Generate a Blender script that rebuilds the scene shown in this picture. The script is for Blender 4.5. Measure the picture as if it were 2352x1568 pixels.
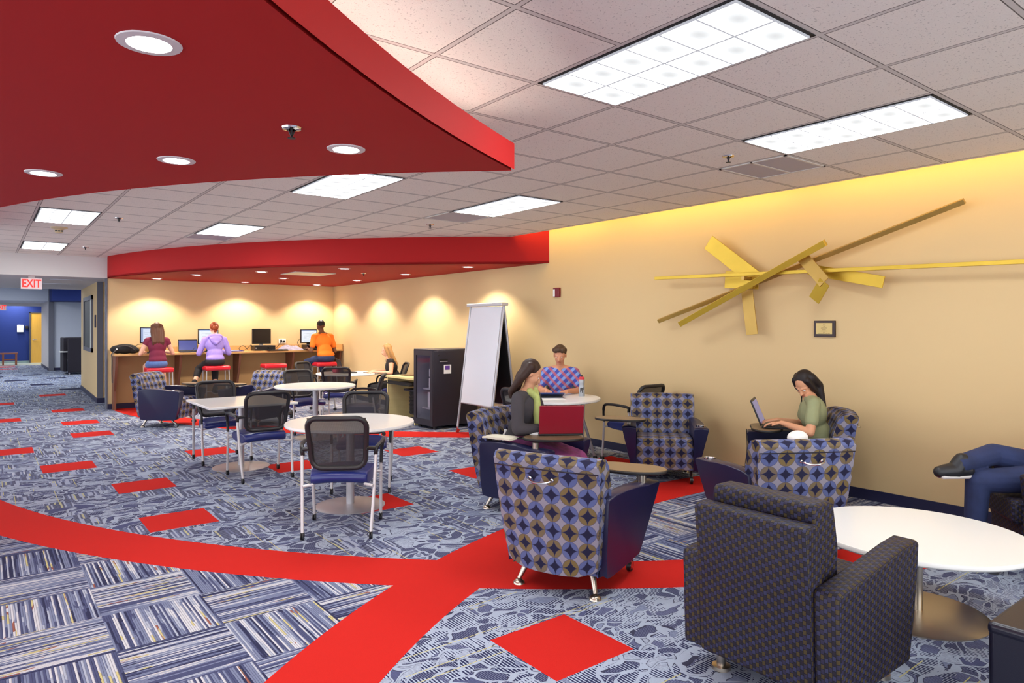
import bpy, bmesh, math, random
from math import sin, cos, pi, radians, sqrt, atan2, hypot
from mathutils import Vector, Matrix, Euler
for o in list(bpy.data.objects): bpy.data.objects.remove(o)
SC = bpy.context.scene
COL = SC.collection
random.seed(7)

# ------------------------------------------------------------------ camera, world, exposure
EYE = 1.57
cam_d = bpy.data.cameras.new('camera'); cam = bpy.data.objects.new('camera', cam_d); COL.objects.link(cam)
cam.location = (0, 0, EYE); cam.rotation_euler = (pi/2, 0, -0.6552)
cam_d.sensor_width = 36; cam_d.lens = 1567.69/2352*36
cam_d.shift_x = (1176-1164.08)/2352; cam_d.shift_y = (747.65-784)/2352
cam_d.clip_start = 0.05; cam_d.clip_end = 200
SC.camera = cam
SC.view_settings.view_transform = 'Standard'
SC.view_settings.look = 'None'
SC.view_settings.exposure = 1.8
SC.view_settings.gamma = 1
SC.view_settings.use_curve_mapping = False
W = bpy.data.worlds.new('world'); SC.world = W; W.use_nodes = True
W.node_tree.nodes['Background'].inputs[0].default_value = (0.9, 0.93, 1, 1)
W.node_tree.nodes['Background'].inputs[1].default_value = 1.0  # ambient fill added; enters where the left and rear walls are left out

# light levels (lamps of the place, and panels added out of view)
L_HALL = 12.0          # hall ceiling panels, nearly all added for their light
L_TROFFER = 6.0      # emission of the 2x4 fluorescent lenses
L_CAN_ALCOVE = 34.0   # watts, spots in the alcove soffit
L_CAN_BIG = 14.0
L_COVE = 8.0         # cove strip on the big soffit
L_SLOT = 6.5         # strip in the slot above the yellow wall

# measured frame (metres, camera at x=y=0)
CEIL = 2.845; SOF = 2.455; WX = 6.34; SLOT = 6.015; WY = 14.72
GX, GY, GT = 3.5215, 3.9752, 0.6096      # ceiling grid

# ------------------------------------------------------------------ helpers
def link(o, parent=None):
    COL.objects.link(o)
    if parent is not None: o.parent = parent
    return o
def tag(o, label=None, cat=None, group=None, kind=None):
    if label: o['label'] = label
    if cat: o['category'] = cat
    if group: o['group'] = group
    if kind: o['kind'] = kind
    return o
def thing(name, label, cat, loc=(0,0,0), rz=0.0, group=None):
    o = bpy.data.objects.new(name, None); o.empty_display_size = .1
    COL.objects.link(o); o.location = loc; o.rotation_euler = (0,0,rz)
    return tag(o, label, cat, group)
def copy_tree(o, parent=None):
    c = o.copy(); COL.objects.link(c)
    if parent is not None: c.parent = parent; c.matrix_parent_inverse = o.matrix_parent_inverse.copy()
    for ch in o.children: copy_tree(ch, c)
    return c
def dup(root, loc, rz, label, group=None):
    c = copy_tree(root); c.location = loc; c.rotation_euler = (0,0,rz); c['label'] = label
    if group: c['group'] = group
    return c

class MB:
    """collects shapes into one mesh"""
    def __init__(s): s.bm = bmesh.new(); s.uv = s.bm.loops.layers.uv.new('UVMap')
    def _add(s, verts, faces, M=None, uvs=None):
        vs = [s.bm.verts.new((M @ Vector(v)) if M else v) for v in verts]
        out = []
        for k, f in enumerate(faces):
            try: fc = s.bm.faces.new([vs[i] for i in f])
            except ValueError: continue
            out.append(fc)
            if uvs and uvs[k]:
                for lp, uv in zip(fc.loops, uvs[k]): lp[s.uv].uv = uv
        return vs, out
    def box(s, c, d, M=None, taper=None):
        x,y,z = c; a,b,e = d[0]/2, d[1]/2, d[2]/2
        t = taper or (1,1)
        v = [(x+sx*a*(t[0] if sz>0 else 1), y+sy*b*(t[1] if sz>0 else 1), z+sz*e) for sz in (-1,1) for sy in (-1,1) for sx in (-1,1)]
        f = [(0,2,3,1),(4,5,7,6),(0,1,5,4),(2,6,7,3),(1,3,7,5),(0,4,6,2)]
        s._add(v, f, M); return s
    def span(s, x0,x1,y0,y1,z0,z1): return s.box(((x0+x1)/2,(y0+y1)/2,(z0+z1)/2),(x1-x0,y1-y0,z1-z0))
    def cone(s, p, q, r0, r1=None, n=12, caps=True):
        r1 = r0 if r1 is None else r1
        p, q = Vector(p), Vector(q); ax = (q-p)
        if ax.length < 1e-6: return s
        ax.normalize(); up = Vector((0,0,1)) if abs(ax.z) < .9 else Vector((1,0,0))
        a = ax.cross(up).normalized(); b = ax.cross(a)
        v = [p + (a*cos(2*pi*i/n)+b*sin(2*pi*i/n))*r0 for i in range(n)] + [q + (a*cos(2*pi*i/n)+b*sin(2*pi*i/n))*r1 for i in range(n)]
        f = [(i, n+i, n+(i+1)%n, (i+1)%n) for i in range(n)]
        if caps: f += [tuple(range(n)), tuple(range(2*n-1, n-1, -1))]
        s._add(v, f); return s
    def ball(s, c, r, n=12, m=8, M=None):
        rx, ry, rz = (r,r,r) if isinstance(r,(int,float)) else r
        c = Vector(c); vs = []; R = M or Matrix.Identity(3)
        vs.append(c + R @ Vector((0,0,-rz)))
        for j in range(1, m):
            t = -pi/2 + pi*j/m
            for i in range(n):
                vs.append(c + R @ Vector((rx*cos(t)*cos(2*pi*i/n), ry*cos(t)*sin(2*pi*i/n), rz*sin(t))))
        vs.append(c + R @ Vector((0,0,rz)))
        f = [(0, 1+(i+1)%n, 1+i) for i in range(n)]
        for j in range(m-2):
            for i in range(n):
                a, b = 1+j*n+i, 1+j*n+(i+1)%n
                f.append((a, b, b+n, a+n))
        k = 1+(m-2)*n; t = len(vs)-1
        f += [(k+i, k+(i+1)%n, t) for i in range(n)]
        s._add(vs, f); return s
    def limb(s, pts, n=10):
        """tapered capsule chain, pts = [(p, r)...]"""
        for (p, r), (q, r2) in zip(pts[:-1], pts[1:]): s.cone(p, q, r, r2, n, True)
        for p, r in pts: s.ball(p, r, n, 6)
        return s
    def tube(s, pts, r, n=8, closed=False):
        P = [Vector(p) for p in pts]; N = len(P); rings = []; prev = None
        for i in range(N):
            if closed: t = P[(i+1)%N]-P[i-1]
            else: t = P[min(i+1,N-1)]-P[max(i-1,0)]
            t.normalize()
            if prev is None:
                up = Vector((0,0,1)) if abs(t.z) < .9 else Vector((1,0,0)); a = t.cross(up).normalized()
            else: a = (prev - t*prev.dot(t)).normalized()
            prev = a; b = t.cross(a); rr = r[i] if isinstance(r,(list,tuple)) else r
            rings.append([P[i]+(a*cos(2*pi*k/n)+b*sin(2*pi*k/n))*rr for k in range(n)])
        v = [q for g in rings for q in g]; f = []
        for i in range(N if closed else N-1):
            for k in range(n):
                a, b = i*n+k, i*n+(k+1)%n; j = ((i+1)%N)*n
                f.append((a, b, j+(k+1)%n, j+k))
        if not closed: f += [tuple(range(n-1,-1,-1)), tuple(range((N-1)*n, N*n))]
        s._add(v, f); return s
    def lathe(s, prof, c=(0,0,0), n=32, M=None, caps=True):
        c = Vector(c); v = []; f = []; N = len(prof)
        for r, z in prof:
            for i in range(n): v.append(c+Vector((r*cos(2*pi*i/n), r*sin(2*pi*i/n), z)))
        for j in range(N-1):
            for i in range(n):
                a, b = j*n+i, j*n+(i+1)%n; f.append((a, b, b+n, a+n))
        if caps: f += [tuple(range(n-1,-1,-1)), tuple(range((N-1)*n, N*n))]
        s._add(v, f, M); return s
    def extr(s, prof, xs, fn=None):
        """extrude closed (y,z) profile along x stations; uv = (x, arc length); fn(x,y,z)->(x,y,z)"""
        n = len(prof); L = [0]
        for i in range(n): a, b = prof[i], prof[(i+1)%n]; L.append(L[-1]+hypot(b[0]-a[0], b[1]-a[1]))
        v = []; f = []; uv = []
        for x in xs:
            for (y, z) in prof: v.append(fn(x,y,z) if fn else (x,y,z))
        for j in range(len(xs)-1):
            for i in range(n):
                a, b, c, d = j*n+i, j*n+(i+1)%n, (j+1)*n+(i+1)%n, (j+1)*n+i
                f.append((a,d,c,b)); uv.append([(xs[j],L[i]),(xs[j+1],L[i]),(xs[j+1],L[i+1]),(xs[j],L[i+1])])
        f.append(tuple(range(n))); uv.append([p for p in prof])
        m = (len(xs)-1)*n
        f.append(tuple(range(m+n-1, m-1, -1))); uv.append([p for p in reversed(prof)])
        s._add(v, f, None, uv); return s
    def poly(s, pts, z0, z1):
        """vertical prism from a ccw xy outline"""
        n = len(pts)
        v = [(x,y,z0) for x,y in pts]+[(x,y,z1) for x,y in pts]
        f = [tuple(range(n-1,-1,-1)), tuple(range(n,2*n))]+[(i,(i+1)%n,n+(i+1)%n,n+i) for i in range(n)]
        s._add(v, f); return s
    def boxuv(s):
        s.bm.normal_update()
        for f in s.bm.faces:
            n = f.normal; a = max(range(3), key=lambda i: abs(n[i]))
            for lp in f.loops:
                c = lp.vert.co; lp[s.uv].uv = (c.y, c.z) if a == 0 else ((c.x, c.z) if a == 1 else (c.x, c.y))
        return s
    def build(s, name, mat=None, parent=None, bev=0, seg=2, smooth=40, sub=0, remesh=0, sm=0, loc=None, rot=None):
        bmesh.ops.recalc_face_normals(s.bm, faces=s.bm.faces[:])
        me = bpy.data.meshes.new(name); s.bm.to_mesh(me); s.bm.free()
        if mat: me.materials.append(mat)
        if smooth:
            me.polygons.foreach_set('use_smooth', [True]*len(me.polygons))
            if smooth < 180 and not remesh: me.set_sharp_from_angle(angle=radians(smooth))
        o = bpy.data.objects.new(name, me); link(o, parent)
        if bev:
            m = o.modifiers.new('bevel','BEVEL'); m.width = bev; m.segments = seg; m.limit_method = 'ANGLE'; m.angle_limit = radians(35)
        if remesh:
            m = o.modifiers.new('remesh','REMESH'); m.mode = 'VOXEL'; m.voxel_size = remesh; m.use_smooth_shade = True
            if sm: m = o.modifiers.new('smooth','SMOOTH'); m.factor = .6; m.iterations = sm
        if sub:
            m = o.modifiers.new('sub','SUBSURF'); m.levels = sub; m.render_levels = sub
        if loc: o.location = loc
        if rot: o.rotation_euler = rot
        return o

def rrect(w, h, r, n=5):
    """rounded rectangle outline, ccw, centred"""
    out = []
    for cx, cy, a0 in ((w/2-r,h/2-r,0),(-w/2+r,h/2-r,90),(-w/2+r,-h/2+r,180),(w/2-r,-h/2+r,270)):
        for i in range(n+1):
            a = radians(a0+90*i/n); out.append((cx+r*cos(a), cy+r*sin(a)))
    return out
def spline(pts, n=6):
    """catmull-rom through 3d points"""
    P = [Vector(p) for p in pts]; P = [P[0]*2-P[1]]+P+[P[-1]*2-P[-2]]; out = []
    for i in range(1, len(P)-2):
        for k in range(n):
            t = k/n; a,b,c,d = P[i-1],P[i],P[i+1],P[i+2]
            out.append(.5*((2*b)+(c-a)*t+(2*a-5*b+4*c-d)*t*t+(3*b-a-3*c+d)*t**3))
    out.append(P[-2]); return out
def text_mesh(name, body, size, mat, parent, M, extrude=.001, bold=0.0, sx=1.0):
    cu = bpy.data.curves.new(name,'FONT'); cu.body = body; cu.size = size; cu.extrude = extrude; cu.offset = bold
    cu.align_x = 'CENTER'; cu.align_y = 'CENTER'
    t = bpy.data.objects.new(name+'_tmp', cu); COL.objects.link(t)
    dg = bpy.context.evaluated_depsgraph_get(); me = bpy.data.meshes.new_from_object(t.evaluated_get(dg))
    bpy.data.objects.remove(t); me.name = name; me.materials.clear(); me.materials.append(mat)
    me.transform(M @ Matrix.Diagonal((sx,1,1,1)))
    o = bpy.data.objects.new(name, me); link(o, parent); return o

# ------------------------------------------------------------------ materials
class NT:
    def __init__(s, name):
        s.m = bpy.data.materials.new(name); s.m.use_nodes = True; s.t = s.m.node_tree; s.n = s.t.nodes
        s.p = s.n['Principled BSDF']; s.out = s.n['Material Output']
    def new(s, ty, **kw):
        nd = s.n.new(ty)
        for k, v in kw.items(): setattr(nd, k, v)
        return nd
    def set(s, sock, v):
        if isinstance(v, bpy.types.NodeSocket): s.t.links.new(v, sock)
        elif v is not None:
            if isinstance(v, (tuple,list)) and len(v) == 3 and sock.type == 'RGBA': v = (*v, 1)
            sock.default_value = v
    def ma(s, op, a, b=None, c=None):
        nd = s.new('ShaderNodeMath', operation=op); s.set(nd.inputs[0], a)
        if b is not None: s.set(nd.inputs[1], b)
        if c is not None: s.set(nd.inputs[2], c)
        return nd.outputs[0]
    def mix(s, f, a, b, op='MIX'):
        nd = s.new('ShaderNodeMix', data_type='RGBA', blend_type=op)
        s.set(nd.inputs[0], f); s.set(nd.inputs[6], a); s.set(nd.inputs[7], b); return nd.outputs[2]
    def xyz(s, v):
        nd = s.new('ShaderNodeSeparateXYZ'); s.set(nd.inputs[0], v); return nd.outputs
    def comb(s, x, y, z=0.0):
        nd = s.new('ShaderNodeCombineXYZ'); s.set(nd.inputs[0], x); s.set(nd.inputs[1], y); s.set(nd.inputs[2], z); return nd.outputs[0]
    def pos(s): return s.new('ShaderNodeNewGeometry').outputs['Position']
    def obj(s): return s.new('ShaderNodeTexCoord').outputs['Object']
    def uvc(s): return s.new('ShaderNodeTexCoord').outputs['UV']
    def noise(s, v, scale, detail=2.0, rough=.5, out=0, dist=0.0):
        nd = s.new('ShaderNodeTexNoise'); s.set(nd.inputs['Vector'], v); s.set(nd.inputs['Scale'], scale)
        s.set(nd.inputs['Detail'], detail); s.set(nd.inputs['Roughness'], rough); s.set(nd.inputs['Distortion'], dist); return nd.outputs[out]
    def white(s, v, out=0):
        nd = s.new('ShaderNodeTexWhiteNoise', noise_dimensions='3D'); s.set(nd.inputs['Vector'], v); return nd.outputs[out]
    def ramp(s, f, stops, mode='LINEAR'):
        nd = s.new('ShaderNodeValToRGB'); s.set(nd.inputs[0], f); r = nd.color_ramp; r.interpolation = mode
        while len(r.elements) > 1: r.elements.remove(r.elements[-1])
        r.elements[0].position = stops[0][0]; r.elements[0].color = (*stops[0][1][:3], 1)
        for p, c in stops[1:]: e = r.elements.new(p); e.color = (*c[:3], 1)
        return nd.outputs[0]
    def bump(s, h, st=.3, d=.01):
        nd = s.new('ShaderNodeBump'); s.set(nd.inputs['Height'], h); nd.inputs['Strength'].default_value = st; nd.inputs['Distance'].default_value = d
        s.t.links.new(nd.outputs[0], s.p.inputs['Normal'])
    def base(s, c): s.set(s.p.inputs['Base Color'], c); return s
def sr(*c):
    """srgb 0-255 -> linear"""
    return tuple(((x/255)/12.92 if x/255 <= .04045 else ((x/255+.055)/1.055)**2.4) for x in c)
MATS = {}
def mat(name, col=None, rough=.5, metal=0.0, spec=.5, var=0.0, vs=20.0, bump=0.0, bs=200.0, emit=None, es=0.0, coat=0.0):
    if name in MATS: return MATS[name]
    t = NT(name); p = t.p; c = (*col, 1)
    p.inputs['Roughness'].default_value = rough; p.inputs['Metallic'].default_value = metal
    p.inputs['Specular IOR Level'].default_value = spec; p.inputs['Coat Weight'].default_value = coat
    v = t.obj()
    n = t.noise(v, vs, 3.0)
    k = 1.0-var
    t.base(t.mix(n, tuple(x*k for x in col), tuple(min(1, x*(1+var)) for x in col)) if var else c)
    if bump: t.bump(t.noise(v, bs, 2.0), bump, .002)
    if emit: t.set(p.inputs['Emission Color'], emit); p.inputs['Emission Strength'].default_value = es
    MATS[name] = t.m; return t.m
# ---- surfaces
RED_CARPET = sr(190,34,28)
def carpet_mat():
    t = NT('carpet_tiles'); P = t.pos(); x, y, z = t.xyz(P)
    m = t.ma
    def rad(cx, cy):
        return m('SQRT', m('ADD', m('POWER', m('SUBTRACT', x, cx), 2.0), m('POWER', m('SUBTRACT', y, cy), 2.0)))
    r1, r2, r3 = rad(7.981, 9.874), rad(5.10, -2.076), rad(10.925, 15.04)
    lt = lambda a, b: m('LESS_THAN', a, b)
    gt = lambda a, b: m('GREATER_THAN', a, b)
    AND = lambda a, b: m('MULTIPLY', a, b)
    OR = lambda a, b: m('MAXIMUM', a, b)
    hall = gt(y, 14.9)
    band = OR(AND(AND(gt(r1, 8.156), lt(r1, 8.623)), lt(y, 9.6)), AND(gt(r2, 6.068), lt(r2, 6.562)))
    band = OR(band, AND(AND(gt(r3, 8.511), lt(r3, 9.008)), AND(gt(x, 1.86), lt(y, 14.8))))
    
    # tile cells
    tx = m('DIVIDE', m('SUBTRACT', x, .0105), .5); ty = m('DIVIDE', m('SUBTRACT', y, 2.255), .5)
    ix, iy = m('FLOOR', tx), m('FLOOR', ty); fx, fy = m('SUBTRACT', tx, ix), m('SUBTRACT', ty, iy)
    def cell(a, b):
        return AND(lt(m('ABSOLUTE', m('SUBTRACT', ix, float(a))), .5), lt(m('ABSOLUTE', m('SUBTRACT', iy, float(b))), .5))
    reds = None
    for a, b in [(2,32),(2,25),(2,21),(2,18),(1,13),(2,10),(2,7),(0,16),(0,23),(0,29),(4,13),(5,10),(5,6),(8,10),(4,0),(8,7),(11,6),(1,56),(1,59),(1,61)]:
        c = cell(a, b); reds = c if reds is None else OR(reds, c)
    navy = None
    for a, b in [(0,51),(0,47),(1,43),(2,39),(3,35),(3,44),(2,48)]:
        c = cell(a, b); navy = c if navy is None else OR(navy, c)
    # --- stripes (quarter-turned tiles)
    par = m('MODULO', m('ADD', m('ADD', ix, iy), 400.0), 2.0)
    turn = gt(par, .5)
    def mixf(f, a, b):
        nd = t.new('ShaderNodeMix', data_type='FLOAT'); t.set(nd.inputs[0], f); t.set(nd.inputs[2], a); t.set(nd.inputs[3], b); return nd.outputs[0]
    across = mixf(turn, x, y); along = mixf(turn, y, x)
    s1 = m('FLOOR', m('MULTIPLY', across, 96.0))
    seg = m('FLOOR', m('ADD', m('MULTIPLY', along, 3.1), m('MULTIPLY', t.white(t.comb(s1, 0.0, 5.0)), 1.3)))
    wn = t.white(t.comb(s1, seg, m('ADD', ix, m('MULTIPLY', iy, 7.0))))
    broad = t.noise(t.comb(m('MULTIPLY', across, 9.0), m('MULTIPLY', along, 1.2), ix), 1.0, 2.0)
    wl = t.white(t.comb(s1, m('MULTIPLY', turn, 3.0), m('ADD', ix, m('MULTIPLY', iy, 7.0))))
    val = m('ADD', m('ADD', m('MULTIPLY', wl, .58), m('MULTIPLY', wn, .20)), m('MULTIPLY', m('SUBTRACT', broad, .36), .60))
    stripes = t.ramp(val, [(0, sr(38,42,82)), (.25, sr(70,78,122)), (.40, sr(120,132,168)), (.58, sr(176,186,208)), (.66, sr(214,216,224)), (.765, sr(212,200,128)), (.80, sr(160,84,56)), (.815, sr(220,222,228))], 'CONSTANT')
    # thread gaps
    th = gt(m('FRACT', m('MULTIPLY', across, 96.0)), .74)
    stripes = t.mix(m('MULTIPLY', th, .5), stripes, (*sr(35,38,70), 1))
    # --- leaves
    wob = t.noise(P, 2.7, 2.5, .55, 1)
    vadd = t.new('ShaderNodeVectorMath', operation='MULTIPLY_ADD'); t.set(vadd.inputs[0], wob); vadd.inputs[1].default_value = (.50,.42,0); t.set(vadd.inputs[2], P)
    mp = t.new('ShaderNodeMapping'); t.set(mp.inputs[0], vadd.outputs[0]); mp.inputs['Rotation'].default_value = (0,0,.5); mp.inputs['Scale'].default_value = (7.4, 13.5, 0)
    vd = t.new('ShaderNodeTexVoronoi', feature='DISTANCE_TO_EDGE'); t.set(vd.inputs['Vector'], mp.outputs[0]); vd.inputs['Scale'].default_value = 1
    vc = t.new('ShaderNodeTexVoronoi'); t.set(vc.inputs['Vector'], mp.outputs[0]); vc.inputs['Scale'].default_value = 1
    hue = t.xyz(vc.outputs['Color'])[0]
    leaf = t.ramp(hue, [(0, sr(50,56,100)), (.40, sr(82,90,134)), (.62, sr(136,150,184)), (.80, sr(178,192,216))], 'CONSTANT')
    fine = t.white(t.comb(m('FLOOR', m('MULTIPLY', x, 170.0)), m('FLOOR', m('MULTIPLY', y, 60.0)), 1.0))
    near = AND(lt(r2, 6.3), gt(r1, 8.4))
    ac2 = mixf(near, x, y)
    thr = m('FRACT', m('MULTIPLY', x, 92.0))
    leaf = t.mix(m('MULTIPLY', m('LESS_THAN', thr, .38), m('MULTIPLY', lt(hue, .58), .55)), leaf, (*sr(150,160,190), 1))
    leaf = t.mix(m('MULTIPLY', fine, .30), leaf, (*sr(45,48,88), 1))
    e = vd.outputs['Distance']
    leaf = t.mix(lt(e, .075), leaf, (*sr(172,186,210), 1))
    leaf = t.mix(AND(gt(e, .068), lt(e, .092)), leaf, (*sr(60,62,86), 1))
    # --- thread grid patches over the leaves
    al2 = mixf(near, y, x)
    patch = t.noise(t.comb(m('MULTIPLY', ac2, 1.0), m('MULTIPLY', m('FLOOR', m('MULTIPLY', al2, 4.0)), .9), 3.0), 2.6, 1.0)
    col = m('FLOOR', m('MULTIPLY', ac2, 72.0)); cw = t.white(t.comb(col, 0.0, m('FLOOR', m('MULTIPLY', al2, 6.0))))
    grid = t.ramp(cw, [(0, sr(40,44,84)), (.45, sr(78,88,134)), (.62, sr(165,176,204)), (.93, sr(200,194,120)), (.965, sr(200,205,220))], 'CONSTANT')
    rows = lt(m('FRACT', m('MULTIPLY', al2, 42.0)), .30)
    grid = t.mix(m('MULTIPLY', rows, .75), grid, (*sr(170,182,208), 1))
    far = lt(r2, 6.1)
    pthr = mixf(far, .56, .50)
    seg2 = t.white(t.comb(m('FLOOR', m('MULTIPLY', y, 11.0)), m('FLOOR', m('MULTIPLY', x, 3.0)), 7.0))
    nearg = t.mix(lt(m('FRACT', m('MULTIPLY', x, 62.0)), m('ADD', .30, m('MULTIPLY', seg2, .45))), (*sr(182,196,220), 1), (*sr(36,42,86), 1))
    grid = t.mix(near, grid, nearg)
    blob = gt(t.noise(P, 7.5, 1.0), m('SUBTRACT', .60, m('MULTIPLY', near, .10)))
    leafgrid = t.mix(OR(AND(gt(patch, pthr), lt(near, .5)), AND(AND(near, blob), gt(e, .05))), leaf, grid)
    yl = AND(gt(t.white(t.comb(m('FLOOR', m('MULTIPLY', ac2, 26.0)), m('FLOOR', m('MULTIPLY', al2, 1.4)), 2.0)), .88), lt(m('FRACT', m('MULTIPLY', ac2, 26.0)), .13))
    leafgrid = t.mix(AND(yl, gt(patch, .45)), leafgrid, (*sr(214,206,120), 1))
    # --- zones
    z1 = AND(AND(gt(r1, 8.4), gt(r2, 6.3)), lt(y, 9.0)); z3 = AND(lt(r1, 8.4), lt(r2, 6.3)); z4 = AND(lt(r3, 8.8), gt(x, 1.86))
    zs = AND(OR(OR(z1, z3), z4), lt(hall, .5))
    c = t.mix(zs, leafgrid, stripes)
    c = t.mix(m('MULTIPLY', t.noise(P, 190.0, 2.0, .7), .34), c, (*sr(40,44,70), 1))
    hs = t.new('ShaderNodeHueSaturation'); hs.inputs['Saturation'].default_value = .88; hs.inputs['Value'].default_value = .90; t.set(hs.inputs['Color'], c); c = hs.outputs[0]
    c = t.mix(navy, c, (*sr(28,32,64), 1))
    nz = t.noise(P, 260.0, 2.0)
    redc = t.mix(nz, tuple(v*.86 for v in RED_CARPET), tuple(min(1,v*1.12) for v in RED_CARPET))
    isred = OR(band, AND(reds, lt(zs, .5)))
    c = t.mix(isred, c, redc)
    t.base(c); t.p.inputs['Roughness'].default_value = .95; t.p.inputs['Specular IOR Level'].default_value = .12
    t.bump(t.noise(P, 420.0, 2.0), .35, .003)
    return t.m
def ceiling_mat():
    t = NT('acoustic_tile'); P = t.pos(); x, y, z = t.xyz(P); m = t.ma
    def edge(v, o):
        f = m('FRACT', m('ADD', m('DIVIDE', m('SUBTRACT', v, o), GT), 100.0))
        return m('MULTIPLY', m('SUBTRACT', .5, m('ABSOLUTE', m('SUBTRACT', f, .5))), GT)
    d = m('MINIMUM', edge(x, GX), edge(y, GY))
    bar = m('LESS_THAN', d, .012); shadow_line = m('MULTIPLY', m('GREATER_THAN', d, .0115), m('LESS_THAN', d, .0165))  # dark shadow line painted along both sides of each bar
    n = t.noise(P, 160.0, 3.0, .6); sp = m('LESS_THAN', t.noise(P, 95.0, 1.0), .33)
    c = t.mix(n, sr(226,218,208), sr(241,234,224))
    c = t.mix(m('MULTIPLY', sp, .35), c, (*sr(110,98,92), 1))
    c = t.mix(bar, c, (*sr(205,198,190), 1)); c = t.mix(shadow_line, c, (*sr(112,104,98), 1))
    t.base(c); t.p.inputs['Roughness'].default_value = .9; t.p.inputs['Specular IOR Level'].default_value = .15
    t.bump(m('MULTIPLY', n, m('SUBTRACT', 1.0, bar)), .5, .004)
    return t.m
def circles_mat(name='circle_fabric', p=.107):
    t = NT(name); m = t.ma; u, v, _ = t.xyz(t.uvc())
    R = .5
    cu, cv = m('DIVIDE', u, p), m('DIVIDE', v, p)
    iu, iv = m('FLOOR', cu), m('FLOOR', cv)
    qx = m('ABSOLUTE', m('SUBTRACT', m('SUBTRACT', cu, iu), .5)); qy = m('ABSOLUTE', m('SUBTRACT', m('SUBTRACT', cv, iv), .5))
    d0 = m('SQRT', m('ADD', m('MULTIPLY', qx, qx), m('MULTIPLY', qy, qy)))
    ax, ay = m('SUBTRACT', R, qx), m('SUBTRACT', R, qy)
    d1 = m('SQRT', m('ADD', m('MULTIPLY', ax, ax), m('MULTIPLY', ay, ay)))
    gold = m('GREATER_THAN', m('MODULO', m('ADD', m('ADD', iu, iv), 200.0), 2.0), .5)
    nz = t.noise(t.uvc(), 900.0, 1.0)
    petal = t.mix(gold, (*sr(88,98,142), 1), (*sr(116,98,54), 1))
    hue = t.white(t.comb(iu, iv, 3.0)); petal = t.mix(m('MULTIPLY', hue, .22), petal, (*sr(70,80,130), 1))
    inside = m('LESS_THAN', d0, R); pet = m('LESS_THAN', d1, R)
    c = t.mix(inside, (*sr(138,134,146), 1), (*sr(26,26,54), 1))
    c = t.mix(m('MULTIPLY', inside, pet), c, petal)
    ln = m('LESS_THAN', m('MINIMUM', m('ABSOLUTE', m('SUBTRACT', d1, R)), m('ABSOLUTE', m('SUBTRACT', d0, R))), .016)
    c = t.mix(m('MULTIPLY', ln, .55), c, (*sr(50,52,84), 1))
    c = t.mix(m('MULTIPLY', nz, .14), c, (0.02,0.02,0.04,1))
    t.base(c); t.p.inputs['Roughness'].default_value = .75; t.p.inputs['Specular IOR Level'].default_value = .25
    return t.m
def weave_mat():
    t = NT('woven_block_fabric'); m = t.ma; u, v, _ = t.xyz(t.uvc())
    cu = m('DIVIDE', u, .0165); iu = m('FLOOR', cu)
    cv = m('ADD', m('DIVIDE', v, .020), m('MULTIPLY', m('MODULO', m('ADD', iu, 400.0), 2.0), .5)); iv = m('FLOOR', cv)
    fu, fv = m('FRACT', cu), m('FRACT', cv)
    k = m('MODULO', m('ADD', m('ADD', iu, m('MULTIPLY', iv, 2.0)), 800.0), 4.0)
    c = t.ramp(m('DIVIDE', k, 4.0), [(0, sr(46,47,76)), (.2, sr(66,54,28)), (.45, sr(28,22,34)), (.7, sr(40,36,60))], 'CONSTANT')
    e = m('MINIMUM', m('MINIMUM', fu, m('SUBTRACT', 1.0, fu)), m('MINIMUM', fv, m('SUBTRACT', 1.0, fv)))
    c = t.mix(m('LESS_THAN', e, .06), c, (*sr(8,7,11), 1))
    t.base(c); t.p.inputs['Roughness'].default_value = .6; t.p.inputs['Specular IOR Level'].default_value = .3
    t.bump(m('MULTIPLY', e, 2.0), .25, .002)
    return t.m
def wood_mat(name, a, b, rough=.4, sc=(1,12,12), rot=0):
    t = NT(name); mp = t.new('ShaderNodeMapping'); t.set(mp.inputs[0], t.obj()); mp.inputs['Scale'].default_value = sc; mp.inputs['Rotation'].default_value = (0,0,rot)
    n = t.noise(mp.outputs[0], 3.0, 5.0, .6, 0, .6)
    t.base(t.mix(n, a, b)); t.p.inputs['Roughness'].default_value = rough; return t.m
def mesh_mat():
    t = NT('chair_mesh'); m = t.ma; P = t.obj(); x, y, z = t.xyz(P)
    fx = m('FRACT', m('MULTIPLY', x, 260.0)); fz = m('FRACT', m('MULTIPLY', z, 260.0))
    n = m('MULTIPLY', m('GREATER_THAN', fx, .48), m('GREATER_THAN', fz, .48))
    # average openness, with a fine thread structure on top
    op = m('ADD', .10, m('MULTIPLY', n, .12))
    tr = t.new('ShaderNodeBsdfTransparent'); mx = t.new('ShaderNodeMixShader')
    t.base((*sr(34,30,32), 1)); t.p.inputs['Roughness'].default_value = .7
    t.set(mx.inputs[0], op); t.t.links.new(t.p.outputs[0], mx.inputs[1]); t.t.links.new(tr.outputs[0], mx.inputs[2])
    t.t.links.new(mx.outputs[0], t.out.inputs[0]); return t.m
def glass_mat(name='door_glass', tint=(.80,.80,.84), a=.07):
    t = NT(name); tr = t.new('ShaderNodeBsdfTransparent'); tr.inputs[0].default_value = (*tint, 1)
    gl = t.new('ShaderNodeBsdfGlossy'); gl.inputs['Roughness'].default_value = .05; mx = t.new('ShaderNodeMixShader')
    t.set(mx.inputs[0], a); t.t.links.new(tr.outputs[0], mx.inputs[1]); t.t.links.new(gl.outputs[0], mx.inputs[2])
    t.t.links.new(mx.outputs[0], t.out.inputs[0]); return t.m
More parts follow.
